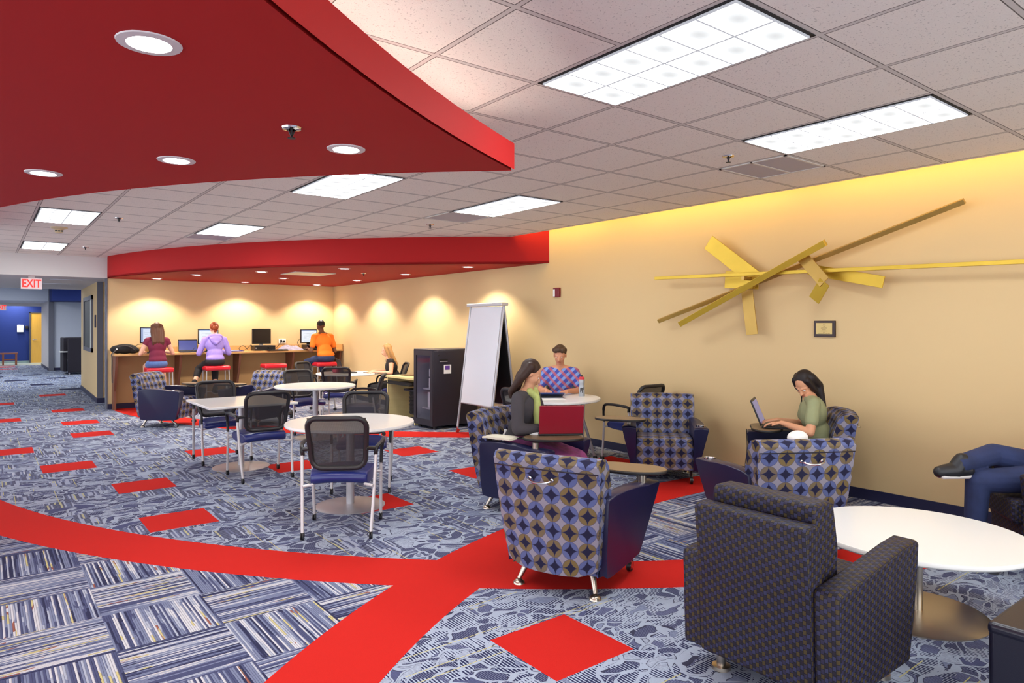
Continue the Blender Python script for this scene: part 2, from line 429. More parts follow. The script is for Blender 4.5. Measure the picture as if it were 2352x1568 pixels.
def lens_mat(nx, ny, strength, name):
    """prismatic troffer lens, cells in uv"""
    t = NT(name); m = t.ma; u, v, _ = t.xyz(t.uvc())
    fu, fv = m('FRACT', m('MULTIPLY', u, float(nx))), m('FRACT', m('MULTIPLY', v, float(ny)))
    e = m('MINIMUM', m('MINIMUM', fu, m('SUBTRACT', 1.0, fu)), m('MULTIPLY', m('MINIMUM', fv, m('SUBTRACT', 1.0, fv)), 1.0))
    line = m('LESS_THAN', e, .03)
    d = m('SQRT', m('ADD', m('POWER', m('SUBTRACT', fu, .5), 2.0), m('POWER', m('SUBTRACT', fv, .42), 2.0)))
    soft = t.ramp(d, [(0, (.036,)*3), (.10, (.040,)*3), (.20, (.047,)*3), (.30, (1,)*3)])
    k = t.mix(line, soft, (.022,.022,.024,1))
    # the lens glows in its own pattern
    cc = t.mix(1.0, k, (.95,.98,1,1), 'MULTIPLY')
    t.set(t.p.inputs['Emission Color'], cc); t.p.inputs['Emission Strength'].default_value = strength; t.base((.08,.08,.08,1)); t.p.inputs['Roughness'].default_value = .6
    return t.m
CARPET = carpet_mat(); TILE = ceiling_mat(); CIRC = circles_mat(); WEAVE = weave_mat(); MESH = mesh_mat()
TAN = mat('tan_wall_paint', sr(214,187,140), .75, spec=.25, bump=.05, bs=300)
WHITEW = mat('white_wall_paint', sr(206,202,200), .8, spec=.2)
GREYW = mat('grey_wall_paint', sr(196,202,214), .8, spec=.2)
REDP = mat('red_soffit_paint', sr(166,26,26), .7, spec=.2)
NAVYW = mat('navy_wall_paint', sr(30,48,112), .7, spec=.25)
NAVYB = mat('navy_vinyl_base', sr(24,24,62), .4)
GREYM = mat('grey_metal_trim', sr(96,98,110), .5)
HALLTILE = mat('pale_floor_tile', sr(170,180,170), .35)
WHITEL = mat('white_laminate', sr(232,232,228), .22, spec=.5)
WEDGE = mat('pale_edge_band', sr(190,184,176), .45)
SILVER = mat('silver_paint_metal', sr(176,174,178), .35, metal=.6)
BSTEEL = mat('brushed_steel', sr(190,180,165), .28, metal=1.0)
CHROME = mat('polished_chrome', sr(215,212,210), .12, metal=1.0)
BLACKP = mat('black_plastic', sr(20,18,20), .45)
DARKP = mat('charcoal_plastic', sr(30,27,30), .45)
NAVYL = mat('navy_leather', sr(22,24,60), .36, spec=.5, bump=.12, bs=350)
NAVYD = mat('dark_navy_leather', sr(18,17,34), .33, spec=.5, bump=.15, bs=300)
SEATL = mat('blue_seat_leather', sr(30,40,104), .32, spec=.5, bump=.08, bs=300)
PALES = mat('pale_silver_leg', sr(196,192,192), .4, metal=.25)
REDV = mat('red_vinyl', sr(200,30,45), .3, spec=.5)
CHERRY = wood_mat('brown_counter_wood', sr(150,98,56), sr(176,122,74), .4)
COUNTER = wood_mat('oak_counter_laminate', sr(196,150,92), sr(214,172,112), .3)
PANELB = mat('counter_back_panel', sr(176,140,92), .6)
CHERRYD = wood_mat('reddish_support_wood', sr(104,62,44), sr(126,78,54), .5, (12,12,1))
MAPLE = wood_mat('maple_laminate', sr(206,188,130), sr(222,206,152), .4, (1,8,8))
TABTOP = mat('brown_tablet_laminate', sr(122,100,74), .35, var=.06, vs=60)
BRASS = mat('gilded_metal', sr(206,172,58), .36, metal=.55, var=.12, vs=6)
BRASSD = mat('dull_gilded_metal', sr(186,152,80), .4, metal=.7, var=.12, vs=6)
CABM = mat('dark_cabinet_metal', sr(50,46,56), .45, metal=.3)
WBOARD = mat('whiteboard_surface', sr(226,228,234), .25)
SCREEN_OFF = mat('dark_screen', sr(20,15,20), .2)
OAKD = wood_mat('yellow_oak_door', sr(190,140,50), sr(206,160,66), .4, (10,10,1))
BENCHW = wood_mat('bench_wood', sr(110,60,36), sr(140,80,48), .4)
PAPER = mat('white_paper', sr(235,235,232), .8)
BLACKF = mat('black_fabric', sr(22,21,24), .85, bump=.3, bs=120)
def emis(name, col, s): 
    return mat(name, (.02,.02,.02), emit=(*col,1), es=s)
# ------------------------------------------------------------------ room shell
def struct(name, mb, m, parent=None, **kw):
    o = mb.build(name, m, parent, **kw)
    if parent is None: o['kind'] = 'structure'
    return o
def plate(x0,x1,y0,y1,z0,z1): return MB().span(x0,x1,y0,y1,z0,z1)
struct('floor', plate(-4.2, 9.5, -4.2, 37, -.1, 0), CARPET, smooth=0)
struct('floor_far', plate(-3, 5, 33.0, 35.2, 0, .004), HALLTILE, smooth=0)
struct('ceiling', plate(-4.2, SLOT, -4.2, WY, CEIL, CEIL+.03), TILE, smooth=0)
struct('wall_right', plate(WX, WX+.12, -4.2, WY+.13, 0, 3.3), TAN, smooth=0)
struct('wall_back', plate(1.86, WX, WY, WY+.13, 0, 3.3), TAN, smooth=0)
struct('trim_1', plate(5.55, WX, -4.2, WY, 3.3, 3.33), WHITEW, smooth=0)           # top of the light slot
struct('trim_2', plate(5.53, 5.56, -4.2, WY, CEIL+.03, 3.3), WHITEW, smooth=0)
struct('baseboard_right', plate(WX-.012, WX, -4.2, WY, 0, .095), NAVYB, smooth=0)
struct('baseboard_back', plate(1.86, WX-.012, WY-.012, WY, 0, .1), NAVYB, smooth=0)
struct('trim_3', plate(1.835, 1.86, WY-.02, WY+.13, 0, 2.455), GREYM, smooth=0)    # corner guard at the end of the back wall
# header and low hall ceiling
struct('wall_header', plate(-4.2, 1.86, WY, WY+.13, 2.462, CEIL+.02), WHITEW, smooth=0)
struct('ceiling_hall', plate(-3, 5, WY+.13, 19.9, 2.462, 2.5), WHITEW, smooth=0)
struct('trim_4', plate(1.02, 1.55, 15.6, 15.62, 2.452, 2.462), GREYW, smooth=0)
struct('trim_5', plate(.85, 1.5, 17.2, 17.22, 2.452, 2.462), GREYW, smooth=0)
# hall block with the window
struct('wall_hall', MB().poly([(1.85,16.05),(5,16.05),(5,19.86),(1.945,19.86)], 0, 2.462), TAN, smooth=0)
struct('baseboard_hall', MB().poly([(1.838,16.04),(3.6,16.04),(3.6,16.05),(1.85,16.05),(1.945,19.86),(1.93,19.86)], 0, .1), NAVYB, smooth=0)
struct('trim_6', plate(1.845, 1.95, 16.03, 16.05, .1, 2.462), GREYM, smooth=0)
wp = lambda y: 1.85+.095*(y-16.05)/3.81
w = thing('window_1', None, None, (0,0,0)); w['kind'] = 'structure'
f = MB()
for y0,y1,z0,z1 in ((16.92,17.04,1.0,2.22),(18.8,18.9,1.0,2.22),(16.92,18.9,1.0,1.09),(16.92,18.9,2.13,2.22)):
    f.poly([(wp(y0)-.03,y0),(wp(y0)+.02,y0),(wp(y1)+.02,y1),(wp(y1)-.03,y1)][::1], z0, z1)
f.build('window_frame', GREYM, w, smooth=0)
MB().poly([(wp(17.04)-.008,17.04),(wp(17.04),17.04),(wp(18.8),18.8),(wp(18.8)-.008,18.8)], 1.09, 2.13).build('pane', mat('window_glass_dim', sr(84,88,86), .5, spec=.2), w, smooth=0)
MB().poly([(wp(17.04)-.02,17.04),(wp(17.04)-.009,17.04),(wp(17.34)-.009,17.34),(wp(17.34)-.02,17.34)], 1.09, 2.13).build('blind_edge', mat('pale_blind', sr(214,220,206), .6), w, smooth=0)
struct('wall_hall_back', plate(5, 5.1, WY+.13, 28.5, 0, 2.9), GREYW, smooth=0)
struct('wall_hall_left', plate(-3.1, -3, WY+.13, 35.3, 0, 2.9), GREYW, smooth=0)
struct('ceiling_hall_far', plate(-3, 5, 19.9, 35.3, 2.86, 2.9), WHITEW, smooth=0)
# far portal, navy bulkhead, grey wall
struct('wall_hall_far', plate(1.85, 5, 28.6, 28.75, 0, 2.86), GREYW, smooth=0)
struct('baseboard_hall_far', plate(1.85, 5, 28.58, 28.6, 0, .1), NAVYB, smooth=0)
struct('trim_7', plate(1.83, 1.98, 28.5, 28.6, 0, 2.86), GREYM, smooth=0)
struct('wall_portal', plate(-3, 1.83, 28.6, 32.2, 2.43, 2.86), GREYW, smooth=0)
struct('wall_portal_side', plate(1.83, 2.0, 28.75, 32.2, 0, 2.43), WHITEW, smooth=0)
struct('baseboard_portal', plate(1.82, 1.83, 28.6, 32.2, 0, .1), NAVYB, smooth=0)
struct('trim_8', plate(-3, 1.83, 32.15, 32.25, 2.32, 2.43), WHITEW, smooth=0)
struct('trim_9', MB().poly([(1.85,27.3),(5,25.0),(5,28.5),(1.85,28.5)], 2.40, 2.86), NAVYW, smooth=0)
struct('wall_navy', plate(-3, 5, 35.2, 35.3, 0, 2.86), NAVYW, smooth=0)
struct('baseboard_navy', plate(-3, 1.58, 35.18, 35.2, 0, .1), mat('pale_base', sr(120,140,140), .5), smooth=0)
d = thing('door_1', None, None, (0,0,0)); d['kind'] = 'structure'
MB().span(1.62, 2.5, 35.13, 35.18, 0, 2.10).build('door_leaf', OAKD, d, smooth=0)
MB().span(1.57, 1.62, 35.1, 35.2, 0, 2.14).span(1.57, 2.5, 35.1, 35.2, 2.10, 2.14).build('door_frame', mat('dark_frame', sr(60,60,70), .5), d, smooth=0)
h = MB().ball((1.72,35.1,.98), (.05,.02,.02)).cone((1.72,35.08,.98),(1.84,35.08,.98),.012).build('door_handle', CHROME, d)
# ---- ceiling slot strip above the tan wall
LAMPW = emis('warm_strip_glow', (1.0,.68,.17), L_SLOT)
n = 0
for y0 in [-3.9+2.46*i for i in range(5)]:
    t = thing('strip_light', 'hidden strip lamp in the ceiling slot above the tan wall', 'light', (5.93, y0+1.2, CEIL+.03), 0, 'strip lamps in the wall slot')
    MB().span(-.04,.04,-1.15,1.15,0,.10).build('housing', WHITEW, t, smooth=0)
    MB().span(-.035,.035,-1.12,1.12,.10,.15).build('lamp', LAMPW, t, smooth=0)
# ---- small alcove soffit
cx, cy, R = 12.316, 16.304, 10.661
arc = []
for i in range(29):
    a = atan2(WY-cy, 1.86-cx) ; a = a if a > 0 else a+2*pi
    b = atan2(7.62-cy, 6.05-cx)+2*pi
    q = a+(b-a)*i/28; arc.append((cx+R*cos(q), cy+R*sin(q)))
arc[0] = (1.86, WY); arc.append((WX, 7.27))
struct('ceiling_alcove', MB().poly(arc+[(WX,WY)], SOF, SOF+.03), REDP, smooth=0)
fa = MB(); nn = len(arc)
v = [(x,y,z) for x,y in arc for z in (SOF, CEIL+.2)]+[(x+.03,y+.03,z) for x,y in arc for z in (SOF, CEIL+.2)]
fs = []
for i in range(nn-1):
    a = 2*i; fs += [(a,a+2,a+3,a+1), (2*nn+a,2*nn+a+1,2*nn+a+3,2*nn+a+2), (a,2*nn+a,2*nn+a+2,a+2)]
fa._add(v, fs)
struct('trim_10', fa, REDP, smooth=50)
# ---- big cloud soffit with a cove lip
BZ0, BZ1 = 2.47, 2.62
CA, RA = (6.97,-5.686), 9.9; CB, RB = (7.424, 9.083), 7.787
cor = (2.424, 3.113)
a0 = atan2(cor[1]-CA[1], cor[0]-CA[0]); A = [(CA[0]+RA*cos(a0+(pi*.985-a0)*i/40), CA[1]+RA*sin(a0+(pi*.985-a0)*i/40)) for i in range(41)]
A = [p for p in A if p[1] > -3.9]
b0 = atan2(cor[1]-CB[1], cor[0]-CB[0])+2*pi; Bc = [(CB[0]+RB*cos(b0+(pi*.93-b0)*i/40), CB[1]+RB*sin(b0+(pi*.93-b0)*i/40)) for i in range(41)]
outline = [cor]+A[1:]+[(-4.1,A[-1][1]),(-4.1,Bc[-1][1])]+Bc[::-1][:-1]
def ccw(p): return sum((p[i-1][0]*p[i][1]-p[i][0]*p[i-1][1]) for i in range(len(p))) > 0
if not ccw(outline): outline = outline[::-1]
cloud = MB()
cloud.poly(outline, BZ0, BZ0+.03)
def fascia(mb, pts, off, z0, z1):
    n = len(pts); nb = []
    for i in range(n):
        a = Vector(pts[max(i-1,0)]); b = Vector(pts[min(i+1,n-1)]); t = (b-a).normalized(); nb.append((pts[i][0]+off*t.y, pts[i][1]-off*t.x))
    v = [(x,y,z) for x,y in pts for z in (z0,z1)]+[(x,y,z) for x,y in nb for z in (z0,z1)]
    f = []
    for i in range(n-1):
        a = 2*i; k = 2*n
        f += [(a,a+2,a+3,a+1),(k+a,k+a+1,k+a+3,k+a+2),(a+1,a+3,k+a+3,k+a+1)]
    mb._add(v, f)
fascia(cloud, [cor]+A[1:], -.02, BZ0, BZ1)
fascia(cloud, Bc, .02, BZ0, BZ1)
struct('ceiling_cloud', cloud, REDP, smooth=30)
COVE = emis('white_cove_glow', (.96,1.0,.93), L_COVE)
for k in range(4):
    seg = A[0+k*6: 7+k*6]
    pts = []
    for i in range(len(seg)):
        p = Vector(seg[i]); dirv = (p-Vector(CA)).normalized(); q = p+dirv*.17; pts.append((q.x, q.y))
    if len(pts) < 3: continue
    c0 = pts[len(pts)//2]
    t = thing('cove_lamp', 'white cove lamp strip on top of the big red ceiling cloud', 'light', (c0[0], c0[1], BZ0+.03), 0, 'cove lamps on the red cloud')
    MB().tube([(x-c0[0], y-c0[1], .048) for x,y in pts], .010, 6).build('lamp', COVE, t)
    MB().tube([(x-c0[0], y-c0[1], .02) for x,y in pts], .014, 6).build('housing', WHITEW, t)
# ---- troffers
FR_B = mat('black_gap_frame', sr(24,24,24), .7); FR_W = mat('white_lens_frame', sr(225,225,225), .4)
LENS = lens_mat(2, 6, L_TROFFER, 'troffer_lens')
LENS_H = lens_mat(2, 6, L_HALL, 'hall_lens')
def troffer(LENS=LENS):
    t = thing('ceiling_light', '', 'light', (0,0,0), 0, 'fluorescent ceiling panels')
    w2, l2 = GT/2-.012, GT-.012
    MB().span(-w2,w2,-l2,l2,-.001,.0).span(-w2,-w2+.016,-l2,l2,-.004,0).span(w2-.016,w2,-l2,l2,-.004,0).span(-w2,w2,-l2,-l2+.016,-.004,0).span(-w2,w2,l2-.016,l2,-.004,0).build('gap_frame', FR_B, t, smooth=0)
    b = MB(); w3, l3 = w2-.018, l2-.018
    v = [(-w3,-l3,-.012),(w3,-l3,-.012),(w3,l3,-.012),(-w3,l3,-.012)]
    b._add(v+[(x,y,-.002) for x,y,z in v], [(0,3,2,1),(0,1,5,4),(1,2,6,5),(2,3,7,6),(3,0,4,7)], None, [[(0,0),(0,1),(1,1),(1,0)]]+[None]*4)
    b.build('lens', LENS, t, smooth=0)
    return t
spots = {(-2,-4):'nearest ceiling light panel, large, beside the curved red cloud', (1,-4):'light panel nearest the tan wall above the gold sculpture',
         (-2,2):'light panel half hidden behind the far rim of the big red cloud', (1,2):'light panel in front of the alcove with grey air grille beyond',
         (-5,8):'light panel above the smoke detector near the hall', (-5,14):'farthest ceiling light panel, by the white hall header',
         (-2,8):'light panel in front of the left half of the alcove fascia', }
tr0 = troffer(); first = True
for (i, j), lab in list(spots.items())+[((a,b), 'ceiling light panel added out of view to light the room') for a, b in ((-2,-10),(1,-10),(-5,-10),(-11,-4),(-8,2),(-8,8),(-11,2),(-11,8),(-8,-4),(-8,-10))]:  # the extra grid positions are panels added out of view for light
    loc = (GX+(i+.5)*GT, GY+(j+1)*GT, CEIL)
    if first: tr0.location = loc; tr0['label'] = lab; first = False
    else: dup(tr0, loc, 0, lab)
# hall lamps, added out of view for light; only the lobby panel is seen
hl = [((.2, 22.5, 2.86), 'unseen light panel added to brighten the hall beyond the low ceiling'), ((.2, 26.0, 2.86), 'second unseen light panel added to brighten the hall, before the far portal'),
      ((-1.4, 16.6, 2.46), 'added unseen light panel in the low hall ceiling left of the exit sign'), ((-1.4, 21.5, 2.86), 'left added unseen light panel of the hall beyond the low ceiling'), ((-1.4, 25.5, 2.86), 'left added unseen light panel of the hall near the portal'), ((3.4, 26.3, 2.86), 'added unseen light panel over the grey hall wall'), ((-.6, 30.5, 2.43), 'added unseen light panel inside the far portal'),
      ((3.4, 23.5, 2.86), 'added unseen light panel over the dark high-backed booth'), ((.9, 34.2, 2.86), 'light panel in the navy lobby seen through the portal')]
trh = troffer(LENS_H)
for k, (loc, lab) in enumerate(hl):
    if k == 0: trh.location = loc; trh['label'] = lab; trh['group'] = 'fluorescent hall panels'
    else: dup(trh, loc, 0, lab, 'fluorescent hall panels')
# ---- recessed cans
CANW = emis('can_lamp_glow', (1,.97,.92), 14)
TRIMW = mat('white_can_trim', sr(205,200,200), .4)
def can(watts, color, size):
    t = thing('recessed_light', '', 'light', (0,0,0), 0, 'recessed can lights')
    MB().lathe([(.066,-.006),(.095,-.004),(.097,0),(.066,0),(.066,-.006)], n=28, caps=False).build('trim_ring', TRIMW, t)
    MB().lathe([(.001,-.002),(.066,-.002),(.066,0),(.001,0)], n=24).build('lamp', CANW, t)
    l = bpy.data.lights.new('can_spot','SPOT'); l.energy = watts; l.color = color; l.spot_size = radians(size); l.spot_blend = .45; l.shadow_soft_size = .05
    lo = bpy.data.objects.new('can_spot', l); link(lo, t); lo.location = (0,0,-.03)
    return t
c0 = can(L_CAN_BIG, (1,.95,.88), 110)
bl = ['largest of the round ceiling lights in the red cloud', 'leftmost small round light in the red cloud', 'middle round light along the far rim of the red cloud', 'rightmost round light in the red cloud, near its point']
for k, (x, y) in enumerate([(.422,2.419),(.286,4.855),(.838,4.043),(1.47,3.257)]):
    if k == 0: c0.location = (x,y,BZ0); c0['label'] = bl[0]; c0['group'] = 'can lights in the big red cloud'
    else: dup(c0, (x,y,BZ0), 0, bl[k])
c1 = can(L_CAN_ALCOVE, (1,.90,.74), 124); KA = .885/.865
al = ['alcove can light nearest the left end, over the backpack','alcove can light second along the curved fascia','alcove can light in front of the square air panel','alcove can light behind the square air panel','alcove can light between the first two monitors, close to the back wall','alcove can light right of the square panel near the fascia','alcove can light closest to the room corner','second alcove can light along the right wall from the corner','alcove can light over the empty desk','alcove can light above the whiteboard']
pts = [(360,639),(451,630),(600,623),(651,638),(563,647),(791,616),(733,654),(820,643),(930,629),(1075,612)]
xy = [(2.60,14.19),(2.95,12.69),(3.63,11.33),(4.45,12.63),(4.23,14.23),(4.46,9.94),(5.75,14.23),(5.80,12.35),(5.78,10.39),(5.80,8.51)]
for k, (x, y) in enumerate(xy):
    if k == 0: c1.location = (x,y,SOF); c1['label'] = al[0]; c1['group'] = 'can lights in the red alcove ceiling'
    else: dup(c1, (x,y,SOF), 0, al[k])
dup(c1, (1.15,34.75,2.86), 0, 'can light grazing the navy lobby wall', 'can lights of the lobby')
def gpos(i, j, z=CEIL): return (GX+i*GT, GY+j*GT, z)
GRILL = mat('grey_air_grille', sr(172,168,176), .6); GR_F = mat('pale_grille_frame', sr(205,202,196), .5)
def grille(name, lab, i, j, two=False):
    x, y, z = gpos(i+.5, j+.5); t = thing(name, lab, 'air grille', (x,y,z))
    a = GT/2-.014
    f = MB()
    for q in ((-a,a,-a,-a+.02),(-a,a,a-.02,a),(-a,-a+.02,-a,a),(a-.02,a,-a,a)): f.span(*q,-.008,0)
    if two: f.span(-a,a,-.01,.01,-.008,0)
    f.build('frame', GR_F, t, smooth=0)
    MB().span(-a+.02,a-.02,-a+.02,a-.02,-.004,0).build('grille', GRILL, t, smooth=0)
grille('air_grille','two-part grey air grille in the ceiling near the tan wall',2,-2,True)
grille('air_grille','square grey air grille beyond the panel in front of the alcove',1,4)
grille('air_grille','grey air grille touching the red fascia on the left',-2,10)
t = thing('ceiling_panel','pale square air panel set in the red alcove ceiling','air grille',(4.40,11.28,SOF))
MB().span(-.33,.33,-.33,.33,-.006,0).build('panel', mat('cream_panel', sr(235,222,180), .5), t, smooth=0)
MB().span(-.35,.35,-.35,-.33,-.01,0).span(-.35,.35,.33,.35,-.01,0).span(-.35,-.33,-.33,.33,-.01,0).span(.33,.35,-.33,.33,-.01,0).build('frame', GR_F, t, smooth=0)
# sprinklers and smoke detector
def sprinkler(loc, lab):
    t = thing('sprinkler', lab, 'sprinkler', loc, 0, 'fire sprinklers')
    MB().lathe([(.045,0),(.042,-.008),(.022,-.012),(.022,0)], n=16).build('escutcheon', CHROME, t)
    MB().cone((0,0,-.008),(0,0,-.035),.006).cone((-.016,0,-.01),(0,0,-.045),.003).cone((.016,0,-.01),(0,0,-.045),.003).lathe([(.018,-.05),(.018,-.047),(.002,-.045)], n=12).build('deflector', BLACKP, t)
sprinkler((1.281,9.198,CEIL), 'sprinkler right of the light panel over the smoke detector')
sprinkler((1.325,12.941,CEIL), 'sprinkler near the white hall header')
sprinkler((4.471,7.403,CEIL), 'sprinkler between ceiling grille and red alcove fascia')
sprinkler((4.447,3.054,CEIL), 'sprinkler beside the two-part grille near the tan wall')
sprinkler((1.115,3.057,BZ0), 'chrome sprinkler in the underside of the big red cloud')
sprinkler((5.1,10.6,SOF), 'sprinkler in the red alcove ceiling right of the square panel')
t = thing('smoke_detector','cream smoke detector on the ceiling below the left light panel','smoke detector',(.787,10.57,CEIL))
MB().lathe([(.10,0),(.095,-.012),(.05,-.03),(.05,-.035),(.045,-.036),(.045,0)], n=20).build('base', mat('cream_plastic', sr(206,188,150), .5), t)
MB().lathe([(.045,-.033),(.045,-.062),(.03,-.075),(.001,-.076)], n=20).build('chamber', mat('cream_plastic', (0,0,0)), t)
MB().span(-.044,-.02,-.047,-.03,-.058,-.042).span(-.012,.012,-.05,-.03,-.058,-.042).span(.02,.044,-.047,-.03,-.058,-.042).build('vent_slot', BLACKP, t)
# ------------------------------------------------------------------ furniture
# facing vector -> z rotation for things built facing +y
def face(fx, fy): return atan2(-fx, fy)
K = 1.0537
def caster(mb, x, y, r=.028):
    mb.cone((x-.011,y,r),(x-.003,y,r),r,n=14).cone((x+.003,y,r),(x+.011,y,r),r,n=14).cone((x,y,r),(x,y,r+.04),.008)
    return mb
def mesh_chair():
    t = thing('mesh_chair', '', 'chair')
    s = MB()      # seat
    prof = [(-.225,.435),(-.215,.475),(-.15,.495),(0,.488),(.14,.492),(.21,.485),(.25,.455),(.24,.415),(.10,.392),(-.15,.390),(-.20,.405)]
    s.extr(prof, [-.235,-.22,-.12,0,.12,.22,.235], lambda x,y,z: (x*(1-.10*max(0,-y)/.21), y*(1-.18*(abs(x)/.235)**4), z-.02*(abs(x)/.235)**3))
    s.build('seat', SEATL, t, bev=.012, seg=3, sub=1, smooth=180)
    for sx in (-1,1):
        MB().tube(spline([(sx*.265,.25,.05),(sx*.268,.225,.30),(sx*.27,.215,.47)],4), .0125, 10).build('leg', PALES, t)
        MB().tube(spline([(sx*.248,-.26,.05),(sx*.262,-.20,.32),(sx*.272,-.155,.60)],4), .0125, 10).build('leg', PALES, t)
        MB().tube([(sx*.258,-.215,.38),(sx*.19,-.17,.385)], .011, 8).tube([(sx*.268,.215,.40),(sx*.20,.19,.405)], .011, 8).build('bracket', PALES, t)
        a = MB().tube(spline([(sx*.27,.215,.46),(sx*.275,.218,.58),(sx*.29,.185,.655),(sx*.30,.08,.672),(sx*.295,-.06,.668),(sx*.275,-.15,.65),(sx*.27,-.15,.60)],5), [.013]*6+[.016]*26, 8)
        a.build('armrest', BLACKP, t)
        MB().tube([(sx*.27,-.15,.645),(sx*.205,-.215,.66)], .016, 8).build('arm_joint', BLACKP, t)
        for y, xx in ((.25,.265),(-.26,.248)):
            caster(MB(), sx*xx, y).build('caster', BLACKP, t)
    # back frame: rounded loop on a curved leaning surface
    def sf(x, v):  # v 0..1 up
        z = .50+.40*v; y = -.185-.09*v-.02*sin(pi*v)*0 + .03*(abs(x)/.23)**2 - (.03*v*v)
        return (x, y, z)
    loop = rrect(.415,.385,.075,6); n = len(loop)
    o = [sf(x*(1.0+.06*(y/.2)), (y+.2)/.4) for x, y in loop]
    pth = []
    for i in range(n):
        a, b = Vector(o[i]), Vector(o[(i+1)%n]); k = max(1, int((b-a).length/.05))
        for j in range(k):
            # resample on the surface
            x = loop[i][0]+(loop[(i+1)%n][0]-loop[i][0])*j/k; y = loop[i][1]+(loop[(i+1)%n][1]-loop[i][1])*j/k
            pth.append(sf(x*(1.0+.06*(y/.2)), (y+.2)/.4))
    MB().tube(pth, .020, 8, closed=True).build('back_frame', DARKP, t, smooth=180)
    m = MB(); N = 9; g = []
    for j in range(N):
        for i in range(N): g.append(sf((i/(N-1)-.5)*.405*(1+.06*(j/(N-1)-.5)*2), j/(N-1)*.97+.015))
    m._add(g, [(j*N+i, j*N+i+1, (j+1)*N+i+1, (j+1)*N+i) for j in range(N-1) for i in range(N-1)])
    m.build('back_mesh', MESH, t, smooth=180)
    return t
ch0 = mesh_chair(); used = [False]
def chair(x, y, fx, fy, lab, k=True, group='black mesh chairs with navy seats'):
    loc = (x*K, y*K, 0) if k else (x, y, 0)
    if not used[0]:
        ch0.location = loc; ch0.rotation_euler.z = face(fx, fy); ch0['label'] = lab; ch0['group'] = group; used[0] = True; return ch0
    return dup(ch0, loc, face(fx, fy), lab, group)
chair(2.097, 4.707, .548, .836, 'nearest mesh-back chair, seen from behind at the front round white table')
chair(2.186, 6.855, .02, 1, 'mesh-back chair seen from behind at the near side of the square white table')
chair(2.111, 7.954, 0, -1, 'mesh-back chair facing us on the far side of the square white table')
chair(2.788, 5.80, -.52, -.85, 'mesh-back chair facing us on the far side of the front round table')
chair(3.98, 8.28, -.80, .50, 'mesh-back chair turned left at the right side of the middle round table')
chair(3.60, 9.34, .05, -1, 'mesh-back chair facing us behind the middle round table')
chair(4.41, 10.08, .45, .80, 'mesh-back chair with its back to us at the far small round table')
chair(4.57, 11.40, .5, -.75, 'rear mesh-back chair left of the far round table, mostly hidden')
chair(5.50, 10.38, -.86, .30, 'mesh-back chair under the blonde woman by the light wood desk')
chair(4.52, 5.45, .95, .20, 'mesh-back chair at the left side of the round table by the wall')
chair(5.80, 6.42, -.75, -.62, 'mesh-back chair under the man in the plaid shirt', False)
chair(5.99, 5.38, -.04, 1, 'mesh-back chair half hidden behind the empty lounge armchair', False)

# --- tables
def disc_table(name, lab, x, y, r, h, pole, base_r, edge=None, base_mat=SILVER, k=True, grp=None, topm=WHITEL):
    t = thing(name, lab, 'table', (x*K,y*K,0) if k else (x,y,0), 0, grp)
    MB().lathe([(.001,h),(r-.004,h),(r,h-.006),(r,h-.020),(r-.008,h-.028),(.001,h-.028)], n=72).build('tabletop', topm, t, smooth=35)
    MB().lathe([(.10,h-.028),(.10,h-.034),(.03,h-.06)], n=20).cone((0,0,.01),(0,0,h-.03),pole,n=24).build('pedestal', base_mat, t)
    MB().lathe([(.001,.022),(pole*1.6,.022),(base_r*.9,.012),(base_r,.006),(base_r,.0),(.001,0)], n=56).build('base_plate', base_mat, t, smooth=30)
    return t
disc_table('round_table','white round cafe table nearest the camera, with two mesh chairs', 2.42, 5.28, .552, .735, .035, .30, grp='white tables')
disc_table('round_table','middle white round table on a grey pedestal, between the front table and the alcove', 3.52, 8.77, .552, .735, .038, .30, grp='white tables')
disc_table('round_table','far white round table with the open laptop, at the blonde woman', 4.88, 10.75, .545, .735, .038, .30, grp='white tables')
sq = thing('square_table','white square table between two mesh chairs left of the front round table','table',(2.17*K,7.43*K,0),0,'white tables')
MB().box((0,0,.722),(.92,1.0,.026)).build('tabletop', WHITEL, sq, bev=.006, smooth=30)
MB().cone((0,0,.01),(0,0,.71),.033,n=20).box((0,0,.703),(.3,.3,.012)).build('pedestal', SILVER, sq)
MB().lathe([(.001,.022),(.06,.022),(.27,.012),(.30,.006),(.30,0),(.001,0)], n=48).build('base_plate', SILVER, sq, smooth=30)
wt = thing('round_table','white round table on splayed legs against the tan wall','table',(5.00*K,5.69*K,0),0,'white tables')
MB().lathe([(.001,.735),(.561,.735),(.565,.728),(.565,.712),(.556,.705),(.001,.705)], n=64).build('tabletop', WHITEL, wt, smooth=35)
for i, a in enumerate((-35, 55, 145, 235)):
    ca, sa = cos(radians(a)), sin(radians(a))
    MB().tube([(.30*ca,.30*sa,.705),(.50*ca,.50*sa,.05)], .017, 10).build('leg', SILVER, wt)
    MB().cone((.51*ca-.012,.51*sa,.025),(.51*ca+.012,.51*sa,.025),.025,n=12).build('caster', BLACKP, wt)
MB().lathe([(.08,.703),(.08,.69),(.02,.69)],n=16).cone((-.30,0,.69),(.30,0,.69),.012).cone((0,-.30,.69),(0,.30,.69),.012).build('under_frame', SILVER, wt)
disc_table('low_table','large low white round table on a steel disc base in the right foreground', 3.85, 1.52, .545, .44, .035, .35, base_mat=BSTEEL)

